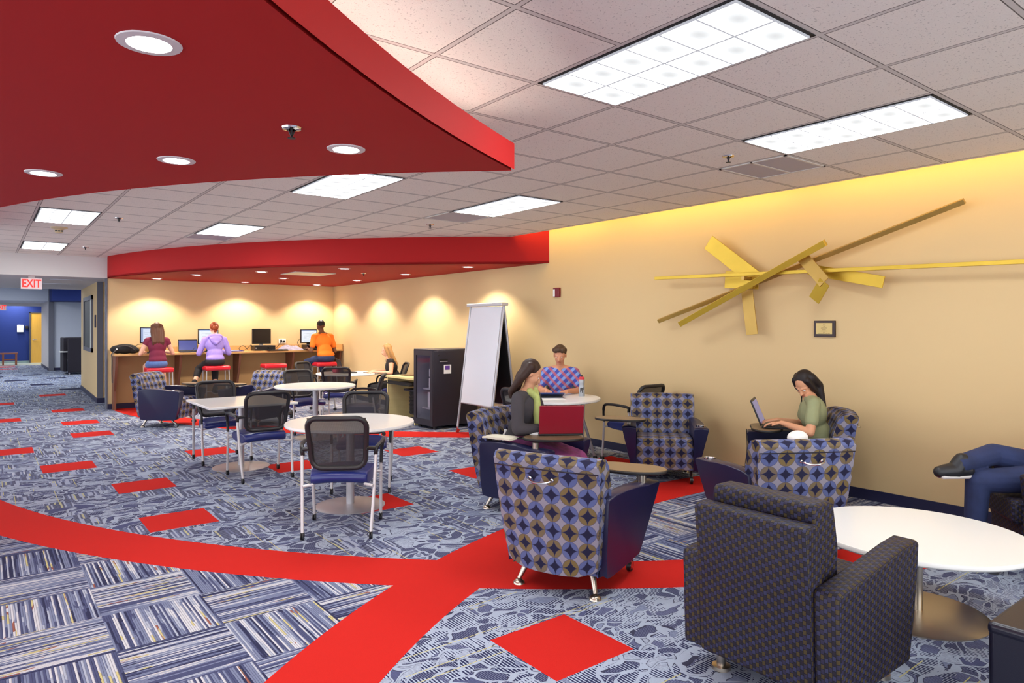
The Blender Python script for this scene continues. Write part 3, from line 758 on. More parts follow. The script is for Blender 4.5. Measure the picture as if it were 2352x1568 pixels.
# --- lounge armchairs with tablet arm
def kidney(s=1, n=40, a=.255, b=.165):
    pts = []
    for i in range(n):
        q = 2*pi*i/n; r = 1+.10*cos(2*q)-.16*math.exp(-((q-pi*.5)/.55)**2)
        pts.append((a*cos(q)*s*r/1.1, b*sin(q)*r))
    return pts if s > 0 else pts[::-1]
def armchair(side=1):
    """tablet on the +x (right) arm when side=1"""
    t = thing('tablet_armchair', '', 'armchair')
    seat = [(-.30,.14),(-.30,.40),(-.20,.43),(.10,.45),(.25,.455),(.315,.44),(.345,.40),(.335,.28),(.315,.14)]
    MB().extr(seat, [-.275,-.27,-.14,0,.14,.27,.275], lambda x,y,z: (x, y, z-(.012 if abs(x)>.272 else 0))).build('seat', CIRC, t, bev=.012, seg=3)
    back = [(-.33,.135),(-.37,.40),(-.405,.66),(-.42,.745),(-.435,.79),(-.415,.822),(-.37,.83),(-.31,.815),(-.27,.77),(-.235,.64),(-.20,.50),(-.18,.40),(-.18,.30),(-.20,.135)]
    def bf(x,y,z):
        k = .86+.14*min(1,(z-.13)/.5); c = .055*(1-(x/.335)**2)
        return (x*k, y-c*(.8 if y<-.25 else .3), z+.006*(1-(x/.335)**2)*(z>.7)+(.05*(abs(x)/.335)**5 if z < .2 else 0))
    xs = [-.335,-.332,-.31,-.21,-.1,0,.1,.21,.31,.332,.335]
    MB().extr(back, xs, bf).build('back', CIRC, t, bev=.012, seg=3, smooth=60)
    # seam lines
    w = []
    for i in range(15):
        x = -.33+.66*i/14; p = bf(x,-.4215,.748); w.append((p[0],p[1]-.002,p[2]))
    MB().tube(w, .004, 6).build('welt', NAVYD, t)
    hp = [(-.07,-.475,.70),(-.066,-.497,.697),(-.035,-.506,.689),(0,-.509,.686),(.035,-.506,.689),(.066,-.497,.697),(.07,-.475,.70)]
    MB().tube(spline(hp,4), .0065, 8).ball((-.07,-.466,.70),.013).ball((.07,-.466,.70),.013).build('pull_handle', CHROME, t)
    # arms
    for sx in (-1,1):
        top = [(-.29,.56),(-.28,.588),(-.20,.602),(-.05,.606),(.10,.598),(.22,.584),(.32,.580),(.385,.578),(.402,.565)]
        bot = [(.395,.50),(.355,.33),(.31,.18),(.285,.13),(.10,.125),(-.20,.13),(-.27,.14),(-.29,.28)]
        prof = top+bot
        def af(x,y,z):   # x in 0..1 : inner..outer
            outer = .322+.018*max(0,(z-.13)/.43)+.075*max(0,(y+.28)/.68)*max(0,(z-.13)/.43)
            inner = .277+.0*z
            if z > .50: inner = .277
            q = inner+(outer-inner)*x
            return (sx*q, y*(1-.0*x), z-.012*(2*x-1)**4)
        m = MB(); m.extr(prof, [0,.06,.5,.94,1], af)
        a = m.build('armrest', NAVYL, t, bev=.01, seg=3, smooth=50)
        if sx == -side:
            MB().lathe([(.001,-.004),(.036,-.004),(.036,.003),(.043,.004),(.043,-.006),(.001,-.006)], n=24).build('cup_holder', CHROME, t, loc=(sx*.345,.30,.584))
        # legs
        MB().cone((sx*.21,-.22,.14),(sx*.25,-.27,.03),.022,.013,14).lathe([(.001,.028),(.018,.026),(.034,.012),(.036,.0),(.001,0)], (sx*.25,-.272,0), 18).build('leg', BSTEEL, t)
        MB().tube(spline([(sx*.26,.20,.14),(sx*.262,.215,.10),(sx*.262,.25,.075),(sx*.262,.275,.055)],4), .015, 10).build('leg', BSTEEL, t)
        MB().cone((sx*.262-.013,.27,.036),(sx*.262+.013,.27,.036),.036,n=20).build('caster', BLACKP, t)
        MB().cone((sx*.262-.015,.27,.036),(sx*.262+.015,.27,.036),.022,n=16).build('caster_hub', CHROME, t)
    MB().cone((side*.345,.26,.555),(side*.345,.26,.625),.028,n=18).build('tablet_post', BSTEEL, t)
    return t
def tablet(root, side, ang, off):
    """kidney shaped writing surface; ang = direction of its long axis, off = shift of its centre from the post (chair frame)"""
    p = kidney()
    R_ = Matrix.Rotation(radians(ang), 3, 'Z'); q = [(R_ @ Vector((x,y,0))) for x, y in p]
    q = [(v.x+side*.345+off[0], v.y+.26+off[1]) for v in q]
    a = MB().poly(q, .628, .648).build('tablet', BLACKP, root, bev=.006, smooth=40)
    c = Vector((sum(x for x,y in q)/len(q), sum(y for x,y in q)/len(q)))
    q2 = [((x-c.x)*.975+c.x, (y-c.y)*.965+c.y) for x, y in q]
    MB().poly(q2, .6482, .6505).build('tablet_surface', TABTOP, a, smooth=0)
    return a
arm1 = armchair(1); 
arm2 = armchair(-1)
GRP = 'circle-patterned lounge armchairs'
def place_arm(src, x, y, f, lab, side, ang, off, fresh):
    F = Vector(f).normalized(); rz = face(F.x, F.y)
    if fresh: src.location = (x,y,0); src.rotation_euler.z = rz; src['label'] = lab; src['group'] = GRP; return src
    return dup(src, (x,y,0), rz, lab, GRP)
spec = [('A', arm1, 2.944, 3.13, (.925,.38), 'nearest circle-patterned armchair, back to us, chrome pull handle, standing on red carpet', 1, 5, (-.12,.08)),
        ('B', arm1, 3.775, 4.60, (.36,-.93), 'circle-patterned armchair of the woman with the red laptop', 1, 121, (-.19,.06)),
        ('C', arm1, 5.606, 4.63, (-.74,-.667), 'empty circle-patterned armchair facing us against the tan wall', 1, -10, (.09,.10)),
        ('D', arm1, 4.457, 2.687, (.50,.866), 'circle-patterned armchair with its back to us in front of the typing woman', 1, 8, (.05,.22)),
        ('E', arm1, 5.76, 3.25, (-.60,.80), 'circle-patterned armchair in which the typing woman in green sits', 1, 0, (-.28,.0)),
        ('F', arm2, 2.335, 11.80, (.75,-.66), 'left circle-patterned armchair by the counter end, tablet on its far arm', -1, 85, (.10,.07)),
        ('G', arm1, 3.467, 11.064, (-.87,-.50), 'circle-patterned armchair in front of the empty bar stool', 1, 22, (0,-.06))]
ARM = {}
seen = set(); base_children = {id(arm1): arm1, id(arm2): arm2}
for key, src, x, y, f, lab, side, ang, off in spec:
    fresh = id(src) not in seen
    if not fresh: o = place_arm(src, x, y, f, lab, side, ang, off, False)
    else: seen.add(id(src)); o = None; first_spec = None
    ARM[key] = (o, src, x, y, f, lab, side, ang, off)
for key in ('A','F'):
    o, src, x, y, f, lab, side, ang, off = ARM[key]
    o = place_arm(src, x, y, f, lab, side, ang, off, True); ARM[key] = (o,)+ARM[key][1:]
for key in ARM:
    o, src, x, y, f, lab, side, ang, off = ARM[key]; tablet(o, side, ang, off)

# --- dark woven club chair
def club():
    t = thing('club_chair', '', 'armchair')
    MB().span(-.27,.27,-.26,.34,.13,.42).boxuv().build('seat_base', WEAVE, t, bev=.015, seg=3)
    c = MB(); c.span(-.265,.265,-.22,.40,.30,.46).boxuv().build('seat_cushion', WEAVE, t, bev=.03, seg=3)
    bk = [(-.40,.12),(-.42,.50),(-.455,.79),(-.445,.81),(-.36,.815),(-.345,.80),(-.31,.50),(-.28,.12)]
    MB().extr(bk, [-.285,-.14,0,.14,.285]).build('back', WEAVE, t, bev=.012, seg=3)
    cu = [(-.29,.44),(-.325,.70),(-.345,.86),(-.325,.885),(-.20,.885),(-.17,.86),(-.13,.68),(-.14,.47),(-.16,.44)]
    MB().extr(cu, [-.26,-.13,0,.13,.26]).build('back_cushion', WEAVE, t, bev=.03, seg=3)
    for sx in (-1,1):
        pr = [(-.385,.12),(-.40,.54),(-.39,.565),(-.10,.60),(.20,.64),(.34,.65),(.37,.635),(.355,.50),(.31,.28),(.27,.12)]
        xs = [.283,.30,.38,.397] if sx > 0 else [-.397,-.38,-.30,-.283]
        MB().extr(pr, xs).build('armrest', WEAVE, t, bev=.014, seg=3)
        for y in (-.27,.27):
            MB().cone((sx*.26,y,.0),(sx*.26,y,.13),.022,n=16).lathe([(.001,.018),(.045,.016),(.047,0),(.001,0)], (sx*.26,y,0), 20).build('leg', BSTEEL, t)
    return t
cb = club(); CBX, CBY = 2.534*K+.27, 1.808*K-.26
cb.location = (CBX, CBY, 0); cb.rotation_euler.z = face(1,0); cb['label'] = 'dark woven club chair in the foreground with its back to us'; cb['group'] = 'dark woven club chairs'; cb.scale = (.92,.93,.965)
cb2 = dup(cb, (5.68, 1.35, 0), face(-.60,.80), 'dark woven club chair at the right edge under the man in jeans', 'dark woven club chairs')
# --- ottoman
t = thing('ottoman','dark navy leather ottoman cube cut off by the lower right corner','ottoman',(2.87*K+.3,.895*K-.3,0))
MB().box((0,0,.235),(.60,.60,.39), taper=(1.0,1.0)).build('body', NAVYD, t, bev=.02, seg=3)
MB().box((0,0,.425),(.606,.606,.05)).build('top_cushion', NAVYD, t, bev=.02, seg=3)
for sx in (-1,1):
    for sy in (-1,1): MB().cone((sx*.24,sy*.24,0),(sx*.24,sy*.24,.05),.02).build('foot', BSTEEL, t)
# --- bar stools
def stool():
    t = thing('bar_stool','','stool')
    MB().box((0,0,.765),(.45,.33,.085)).build('seat', REDV, t, bev=.03, seg=4, smooth=60)
    for sx in (-1,1):
        for sy in (-1,1):
            MB().tube([(sx*.200,sy*.13,.725),(sx*.220,sy*.17,.0)], .011, 8).build('leg', SILVER, t)
        MB().tube([(sx*.212,.155,.30),(sx*.212,-.155,.30)], .009, 8).tube([(sx*.201,-.13,.72),(sx*.201,.13,.72)], .011, 8).build('side_rail', SILVER, t)
    MB().tube([(-.212,.155,.30),(.212,.155,.30)], .009, 8).build('foot_rail', SILVER, t)
    return t
st0 = stool(); SX = [2.55,3.54,4.64,5.71]
sl = ['red vinyl bar stool under the girl in the maroon top','red vinyl bar stool under the girl in the lilac hoodie','empty red vinyl bar stool in front of the dark monitor','red vinyl bar stool under the man in the orange shirt']
for k, x in enumerate(SX):
    if k == 0: st0.location = (x,13.72,0); st0['label'] = sl[0]; st0['group'] = 'red bar stools'
    else: dup(st0, (x,13.72,0), 0, sl[k])
# --- counter
ct = thing('counter','long brown wood computer counter along the alcove back wall','counter',(4.1,14.4,0))
CY0 = 14.19
MB().span(1.90-4.1,WX-.005-4.1,CY0-14.4,WY-.02-14.4,1.01,1.05).build('worktop', COUNTER, ct, bev=.004, smooth=30)
MB().span(1.90-4.1,WX-.005-4.1,WY-.045-14.4,WY-.015-14.4,1.05,1.155).build('backsplash', COUNTER, ct, smooth=0)
MB().span(1.93-4.1,WX-.01-4.1,WY-.03-14.4,WY-.015-14.4,.105,1.01).build('back_panel', PANELB, ct, smooth=0)
for x in (1.95,3.03,4.14,5.24,6.30):
    m = MB(); m.extr([(.28,0),(-.0+.06,0),(.06,.35),(-.12,.80),(-.17,1.01),(.28,1.01)], [x-4.1-.02, x-4.1+.02]); m.build('support', CHERRYD, ct, smooth=0)
MB().span(WX-.03-4.1,WX-.008-4.1,CY0-14.4,WY-.02-14.4,1.05,1.16).build('end_splash', COUNTER, ct, smooth=0)
# --- desk with keyboard tray
dk = thing('computer_desk','light maple computer desk beside the dark equipment cabinet','desk',(5.37,9.40,0))
MB().span(0,.72,-.02,.92,.71,.74).build('worktop', MAPLE, dk, smooth=0)
MB().span(0.02,.70,.89,.92,0,.71).build('side_panel', MAPLE, dk, smooth=0); MB().span(0.02,.70,-.02,.01,0,.71).build('side_panel', MAPLE, dk, smooth=0)
MB().span(.62,.64,.01,.89,.25,.71).build('modesty_panel', MAPLE, dk, smooth=0)
MB().span(-.03,.35,.06,.84,.61,.63).span(.0,.02,.04,.86,.63,.66).build('keyboard_tray', BLACKP, dk, smooth=0)
g = MB().span(.12,.34,.10,.32,.14,.52)
for k in range(16): g.span(.10,.12,.10,.32,.16+k*.022,.17+k*.022)
g.build('computer_cage', BLACKP, dk, smooth=0)
MB().span(.05,.35,.05,.40,.52,.55).build('shelf', NAVYD, dk, smooth=0)
t = thing('picture_frame','flat dark framed pad lying on the maple desk','pad',(5.75,10.0,.74)); MB().span(-.2,.2,-.15,.15,0,.012).build('pad', mat('brown_pad', sr(96,70,40), .5), t, smooth=0)
t = thing('paper_sheet','white sheet of paper on the maple desk near the cabinet','paper',(5.78,9.58,.74),.2); MB().span(-.15,.15,-.11,.11,0,.003).build('sheet', PAPER, t, smooth=0)
# --- equipment cabinet
cab = thing('equipment_cabinet','tall dark metal cabinet with a glass door, sticker on its side','cabinet',(5.355,8.80,0))
W_, D_, H_ = .83, .56, 1.19
c = MB().span(.02,W_,0,.018,.05,H_).span(.02,W_,D_-.018,D_,.05,H_).span(W_-.02,W_,.018,D_-.018,.05,H_).span(.02,W_-.02,.018,D_-.018,.05,.07)
c.build('body', CABM, cab, bev=.004, smooth=30)
MB().span(0,W_,0,D_,H_,H_+.02).build('top', CABM, cab, bev=.004, smooth=30)
MB().span(.03,W_-.025,.019,.023,.075,H_-.003).span(.03,W_-.025,D_-.023,D_-.019,.075,H_-.003).span(W_-.03,W_-.024,.024,D_-.024,.075,H_-.003).span(.03,W_-.03,.024,D_-.024,.071,.075).build('bounce_liner', mat('bounce_grey', sr(190,190,200), .6), cab, smooth=0)  # pale lining added to bounce light around the cabinet interior
dr = MB().span(0,.02,0,.07,.05,H_).span(0,.02,D_-.07,D_,.05,H_).span(0,.02,.07,D_-.07,.05,.14).span(0,.02,.07,D_-.07,H_-.075,H_).build('door', CABM, cab, smooth=0)
MB().span(.008,.012,.07,D_-.07,.14,H_-.075).build('door_glass', glass_mat(), dr, smooth=0)
MB().span(.12,.27,-.003,0,1.02,1.06).build('slot', BLACKP, cab, smooth=0)
MB().span(.125,.265,-.006,-.003,1.02,1.032).build('slot_lip', SILVER, cab, smooth=0)
MB().cone((.11,-.004,1.12),(.11,0,1.12),.012).build('lock', BLACKP, cab)
for x,y in ((.08,.06),(.75,.06),(.08,.5),(.75,.5)): MB().cone((x,y,0),(x,y,.05),.03).build('foot', BLACKP, cab)
LILAC = mat('lilac_sticker', sr(96,60,150), .5)
s = MB().span(.20,.33,-.004,0,.84,.975).build('sticker', PAPER, cab, smooth=0)
MB().span(.225,.305,-.006,-.004,.90,.96).build('sticker_mark', LILAC, s, smooth=0)
pc = thing('computer_tower','grey computer tower with a round white badge behind the cabinet glass','computer',(5.46,8.84,.60))
TOW = mat('tower_grey', sr(200,198,206), .4)
MB().span(.04,.45,.08,.30,.0,.50).build('case', TOW, pc, bev=.03, seg=3)
MB().span(.025,.04,.10,.28,.0,.16).span(.028,.04,.10,.28,.18,.30).build('front_panel', mat('tower_light', sr(225,224,230), .4), pc, smooth=0)
b = MB().cone((.024,.16,.37),(.032,.16,.37),.05,n=24).build('badge', PAPER, pc)
text_mesh('badge_text','DELL', .032, mat('badge_blue', sr(40,50,120), .5), b, Matrix.Translation((.0235,.16,.37)) @ Matrix.Rotation(-pi/2,4,'Z') @ Matrix.Rotation(pi/2,4,'X'), .0004)
MB().span(.0,.34,.0,.42,-.02,0).build('shelf', TOW, pc, smooth=0)
t = thing('printer_box','grey box drawer under the computer tower in the cabinet','box',(5.48,8.90,.30)); MB().span(.0,.4,.0,.25,0,.24).build('case', mat('tower_light', (0,0,0)), t, bev=.01)
MB().span(-.004,0,.02,.09,.19,.21).build('handle', BLACKP, t, smooth=0)
MB().span(-.02,.6,-.06,.38,-.02,-.002).build('shelf', TOW, t, smooth=0)
# --- A-frame whiteboard
wb = thing('whiteboard_easel','tall double sided whiteboard easel on casters leaning as an A','whiteboard',(5.53,8.0,0))
Yn, Yf = -.41, .40; TX, TZ = .25, 1.87
def onp(s, z):  # x of the sloping plane at height z
    return TX+ s*(TZ-z)*(.25/ (TZ))*1.0
for s_, nm in ((-1,'front'),(1,'rear')):
    m = MB(); z0, z1 = .44, 1.84
    v = []
    for (y,z) in ((Yn+.03,z0),(Yf-.03,z0),(Yf-.03,z1),(Yn+.03,z1)): v += [(onp(s_,z)-.008,y,z),(onp(s_,z)+.008,y,z)]
    m._add(v, [(0,2,4,6),(1,7,5,3),(0,1,3,2),(2,3,5,4),(4,5,7,6),(6,7,1,0)])
    m.build('board', WBOARD if s_ < 0 else mat('black_board_back', sr(12,11,14), .6), wb, smooth=0)
    fr = MB()
    for y in (Yn, Yf):
        p = [(onp(s_,TZ-.02),y,TZ-.02),(onp(s_,.09),y,.09)]
        fr.cone(p[0],p[1],.017,n=8)
    fr.cone((onp(s_,z0)-.0,Yn,z0),(onp(s_,z0),Yf,z0),.012,n=8)
    fr.build('frame', SILVER, wb)
    for y in (Yn, Yf):
        x = onp(s_,.09); MB().cone((x,y,.10),(x,y,.06),.014).cone((x,y-.012,.03),(x,y+.012,.03),.03,n=14).build('caster', CHROME, wb)
MB().box((TX,-.005,TZ),(.12,.87,.045)).build('top_rail', mat('light_aluminium', sr(205,205,208), .35, metal=.3), wb, bev=.008)
for s_ in (-1,1):
    z0, z1 = .45, 1.83; v = []; o_ = .010*(-s_)
    for (y,z) in ((Yn+.035,z0),(Yf-.035,z0),(Yf-.035,z1),(Yn+.035,z1)): v += [(onp(s_,z)+o_,y,z),(onp(s_,z)+o_*1.5,y,z)]
    m = MB(); m._add(v, [(0,2,4,6),(1,7,5,3),(0,1,3,2),(2,3,5,4),(4,5,7,6),(6,7,1,0)])
    m.build('backing', mat('black_board_back', sr(12,11,14), .8), wb, smooth=0)
# ------------------------------------------------------------------ wall things
def slab(p, q, w, t, roll=0.0):
    """box along p->q, width w in the wall plane, thickness t off the wall, rolled about its axis"""
    p, q = Vector(p), Vector(q); a = (q-p); L = a.length; a.normalize()
    n = Vector((-1,0,0)); b = n.cross(a).normalized(); n = a.cross(b)
    R_ = Matrix.Rotation(roll, 3, a); b = R_ @ b; n = R_ @ n
    v = [p+a*L*i+b*w/2*j+n*t/2*k for i in (0,1) for j in (-1,1) for k in (-1,1)]
    m = MB(); m._add(v, [(0,1,3,2),(4,6,7,5),(0,4,5,1),(2,3,7,6),(0,2,6,4),(1,5,7,3)]); return m
sc = thing('wall_sculpture','large gold metal sculpture of crossing bars and planks on the tan wall','sculpture',(WX,3.6,1.95))
def piece(nm, p, q, w, t, m, roll=0):
    o = slab(p, q, w, t, roll).build(nm, m, sc, smooth=0, bev=.002)
    o.location = (-WX,-3.6,-1.95); return o
piece('bar', (6.14,5.185,2.114), (6.14,1.25,2.038), .034, .034, BRASS)
piece('bar', (6.20,5.19,1.622), (6.20,2.088,2.562), .044, .03, BRASSD, .5)
piece('bar', (6.08,4.787,1.588), (6.08,3.158,2.326), .058, .05, BRASS, .35)
piece('plank', (6.20,4.505,2.468), (6.24,3.93,2.02), .165, .012, BRASS)
piece('plank', (6.29,4.357,2.062), (6.27,3.95,2.03), .18, .012, BRASS)
piece('plank', (6.21,4.045,1.93), (6.23,3.997,1.478), .13, .012, BRASSD)
piece('plank', (6.24,3.40,2.105), (6.17,2.69,1.945), .104, .014, BRASS)
piece('plank', (6.14,3.42,2.232), (6.06,3.155,1.965), .115, .012, BRASSD)
piece('plank', (6.06,3.155,1.965), (6.12,3.285,1.808), .115, .012, BRASS)
for y, z in ((4.02,2.05),(3.25,2.06)): 
    o = MB().cone((6.10,y,z),(WX-.001,y,z),.02,n=12).build('standoff', BRASSD, sc); o.location = (-WX,-3.6,-1.95)
t = thing('wall_plaque','small engraved brass plaque in a dark wood frame on the tan wall','plaque',(WX-.012,3.292,1.54))
MB().box((0,0,0),(.024,.205,.155)).build('frame', mat('dark_wood_frame', sr(44,22,20), .4), t, bev=.004)
p_ = MB().box((-.013,0,.003),(.003,.155,.105)).build('plate', mat('brass_plate', sr(200,176,112), .4, metal=.3), t, smooth=0)
g = MB(); zz = .045
for k, wd in enumerate((.026,.038,.014,.062,.058,.034,.054,.012,.115)):
    random.seed(k); y = -wd/2
    while y < wd/2-.003:
        l = random.uniform(.004,.012); g.box((-.0148, y+l/2, zz), (.0006, l, .0032)); y += l+.002
    zz -= .0110
g.build('engraved_lines', mat('engraving', sr(90,70,40), .6), t, smooth=0)
t = thing('fire_alarm_pull','dark red fire alarm pull station left of the sculpture','fire alarm',(WX-.02,7.085,2.03))
MB().box((0,0,0),(.04,.125,.13)).build('body', mat('alarm_red', sr(120,14,30), .4), t, bev=.008)
MB().box((-.022,.035,-.005),(.006,.035,.10)).build('pull_bar', PAPER, t, smooth=0)
# exit signs
def exit_sign(x, y, z, w, h, lab):
    t = thing('exit_sign', lab, 'sign', (x,y,z), 0, 'exit signs')
    MB().box((0,0,0),(w,.03,h)).build('panel', mat('exit_panel', sr(214,196,196), .4, emit=(1,.8,.8), es=.05), t, bev=.003)
    MB().box((0,.0,h/2+.02),(w*.3,.05,.04)).build('mount', WHITEW, t, smooth=0)
    text_mesh('lettering','EXIT', h*1.02, mat('exit_red', (.8,.01,.01), emit=(1,.02,.01,1), es=.35), t, Matrix.Translation((0,-.017,-.003)) @ Matrix.Rotation(pi/2,4,'X'), .001, .005, .70)
    return t
exit_sign(.70, 14.93, 2.325, .315, .195, 'white exit sign with red letters under the low hall ceiling')
exit_sign(.52, 29.9, 2.21, .30, .20, 'far red exit sign at the left picture edge beyond the portal')
t = thing('notice_box','white notice holder on the navy lobby wall','notice',(1.26,35.15,1.45)); MB().box((0,0,0),(.22,.06,.30)).build('box', PAPER, t, bev=.01)
t = thing('card_reader','small black box on the navy wall beside the door','card reader',(1.48,35.16,1.5)); MB().box((0,0,0),(.12,.05,.12)).build('box', BLACKP, t, bev=.01)
t = thing('bench','low brown wooden bench in the navy lobby','bench',(.65,33.6,0))
MB().span(-1.0,.48,-.22,.22,.44,.49).build('seat', BENCHW, t, smooth=0)
for x in (-.95,.0,.42):
    for y in (-.18,.18): MB().span(x-.03,x+.03,y-.03,y+.03,0,.44).build('leg', BENCHW, t, smooth=0)
MB().span(0,.42,-.19,-.16,.20,.24).span(0,.42,.16,.19,.20,.24).build('rail', BENCHW, t, smooth=0)
t = thing('high_back_booth','dark high-backed booth seat in the hall behind the window wall','booth',(2.05,25.7,0))
MB().span(.10,.85,-.0,.06,.08,1.16).build('side_panel', mat('booth_fabric', sr(34,30,40), .9), t, bev=.02)
MB().span(.0,.10,.25,1.3,.1,1.18).span(.10,.85,1.2,1.28,.08,1.18).build('back_panel', mat('booth_fabric', (0,0,0)), t, bev=.02)
MB().span(.06,.8,.3,1.2,.12,.45).build('seat', mat('booth_seat', sr(70,72,90), .8), t, bev=.03)
MB().span(-.10,.12,.1,.5,.72,.75).build('side_table', WHITEL, t, smooth=0)
for x,y in ((.15,.05),(.8,.05),(.15,1.2),(.8,1.2)): MB().cone((x,y,0),(x,y,.12),.02).build('foot', SILVER, t)
t = thing('wall_sign','small navy room sign beside the hall window','sign',(1.862,16.35,1.66)); MB().box((-.01,0,0),(.02,.16,.26)).build('plate', NAVYB, t, smooth=0)
t = thing('power_outlet','white power outlet box above the counter between the right monitors','outlet',(5.16,WY-.012,1.235)); MB().box((0,0,0),(.15,.024,.10)).build('plate', PAPER, t, bev=.004)
MB().box((-.03,-.014,0),(.04,.006,.06)).box((.03,-.02,-.005),(.035,.02,.05)).build('socket', BLACKP, t, smooth=0)
# ------------------------------------------------------------------ computers on the counter
CT = 1.05
BEZ = mat('black_bezel', sr(18,18,24), .35)
def screen_mat(name, base, s, kind):
    t = NT(name); m = t.ma; u, v, _ = t.xyz(t.uvc())
    ln = m('GREATER_THAN', m('FRACT', m('MULTIPLY', v, 17.0)), .62)
    w = t.white(t.comb(m('FLOOR', m('MULTIPLY', v, 17.0)), m('FLOOR', m('MULTIPLY', u, 6.0)), kind))
    txt = m('MULTIPLY', m('MULTIPLY', ln, m('GREATER_THAN', w, .55)), m('MULTIPLY', m('GREATER_THAN', u, .14), m('LESS_THAN', u, .9)))
    c = t.mix(m('MULTIPLY', txt, .6), (*base, 1), (.15,.2,.35,1))
    c = t.mix(m('LESS_THAN', u, .10), c, (.25,.35,.6,1)) if kind < 2 else c
    c = t.mix(m('GREATER_THAN', v, .93), c, (.35,.5,.8,1))
    t.set(t.p.inputs['Emission Color'], c); t.p.inputs['Emission Strength'].default_value = s; t.base((.05,.05,.05,1)); return t.m
SCR = [screen_mat('screen_document', (.72,.82,1), .26, 1.0), screen_mat('screen_page', (.85,.93,1), .27, 2.0)]
def quad(mb, w, h, y, z0, M=None):
    mb._add([(-w/2,y,z0),(w/2,y,z0),(w/2,y,z0+h),(-w/2,y,z0+h)], [(0,1,2,3)], M, [[(0,0),(1,0),(1,1),(0,1)]]); return mb
def monitor(x, z0, w, h, lab, scr, y=14.50, rz=0):
    t = thing('monitor', lab, 'monitor', (x,y,CT), rz, 'counter monitors')
    b = z0-CT
    MB().box((0,0,b+h/2),(w,.045,h)).build('bezel', BEZ, t, bev=.006)
    quad(MB(), w-.035, h-.04, -.0235, b+.02).build('screen', scr, t, smooth=0)
    MB().box((0,.02,b/2),(.07,.02,b+.04)).box((0,.01,.008),(.24,.18,.016)).build('stand', BEZ if scr != SCREEN_OFF else SILVER, t, smooth=0)
monitor(2.56, 1.235, .385, .305, 'lit monitor behind the girl in the maroon top', SCR[0])
monitor(3.59, 1.20, .385, .305, 'lit monitor behind the girl in the lilac hoodie', SCR[1])
monitor(4.645, 1.19, .385, .315, 'switched off dark monitor on the counter', SCREEN_OFF)
monitor(5.665, 1.19, .385, .30, 'lit monitor left of the man in orange', SCR[1], rz=.1)
def desktop(x, lab, y=14.44):
    t = thing('desktop_computer', lab, 'computer', (x,y,CT), 0, 'flat desktop computers')
    MB().box((0,0,.055),(.42,.30,.105)).build('case', BLACKP, t, bev=.006)
    MB().box((-.03,-.152,.06),(.30,.006,.05)).build('front_panel', BEZ, t, smooth=0)
    MB().cone((.06,-.155,.055),(.06,-.150,.055),.014).cone((-.19,-.155,.055),(-.19,-.150,.055),.014).build('button', SILVER, t)
desktop(4.66, 'flat black desktop computer under the dark monitor'); desktop(5.75, 'flat black desktop computer under the monitor by the man in orange')
def keyboard(x, y, lab, rz=0, z=CT):
    t = thing('keyboard', lab, 'keyboard', (x,y,z), rz, 'black keyboards')
    MB().box((0,0,.010),(.44,.15,.020)).build('case', BLACKP, t, bev=.004)
    k = MB()
    for i in range(14):
        for j in range(5): k.box((-.195+i*.030,-.052+j*.026,.023),(.025,.021,.006))
    k.build('keys', BEZ, t, smooth=0); tag(t.children[-1], kind='stuff')
keyboard(4.88, 14.24, 'black keyboard in front of the dark monitor', .04)
keyboard(3.62, 14.28, 'black keyboard under the hands of the girl in lilac')
keyboard(5.68, 14.26, 'black keyboard in front of the man in orange')
keyboard(2.55, 14.28, 'black keyboard in front of the girl in maroon')
def laptop(loc, rz, w, d, open_deg, lidm, scrm, lab, lid_label=None, grp='open laptops'):
    t = thing('laptop', lab, 'laptop', loc, rz, grp)     # screen side faces -y, keyboard toward -y
    MB().box((0,0,.011),(w,d,.020)).build('base', BEZ, t, bev=.004)
    k = MB()
    for i in range(12):
        for j in range(5): k.box((-w*.42+i*w*.0765,-d*.12+j*d*.105,.0225),(w*.062,d*.085,.003))
    kk = k.build('keys', mat('laptop_keys', sr(60,56,58), .5), t, smooth=0); kk['kind'] = 'stuff'
    a = radians(open_deg-90); M_ = Matrix.Translation((0,d/2,.020)) @ Matrix.Rotation(-a,4,'X')
    h = d*.98
    m = MB(); m.box((0,.006,h/2),(w,.012,h),M_); l = m.build('lid', lidm, t, bev=.004)
    if lid_label: l['label'] = lid_label
    quad(MB(), w-.03, h-.04, -.0015, .02, M_).build('screen', scrm, l, smooth=0)
    MB().box((0,-.0005,h/2),(w-.01,.001,h-.01),M_).build('bezel', BEZ, l, smooth=0)
    return t
LSCR = mat('laptop_screen_blue', sr(40,40,80), .15, emit=(.10,.13,.35), es=.22)
laptop((3.20,14.36,CT), -.12, .35, .25, 112, BEZ, LSCR, 'open black laptop with a bluish screen between the two girls')
# blonde woman's laptop
laptop((5.16,11.34,.735), face(-.95,.20)+pi*0, .33, .24, 105, BEZ, LSCR, 'dark laptop on the far round table, turned to the blonde woman')
t = thing('tissue_pack','pink and white crumpled pack behind the laptop on the far round table','packet',(5.02,11.50,.735),.4)
m = MB().box((0,0,.04),(.16,.10,.08)).build('pack', mat('pink_pack', sr(214,70,100), .6, var=.5, vs=25), t, bev=.02)
t = thing('phone','dark phone on the far round table','phone',(5.42,11.12,.735),.3); MB().box((0,0,.006),(.14,.07,.012)).build('body', BEZ, t, bev=.004)
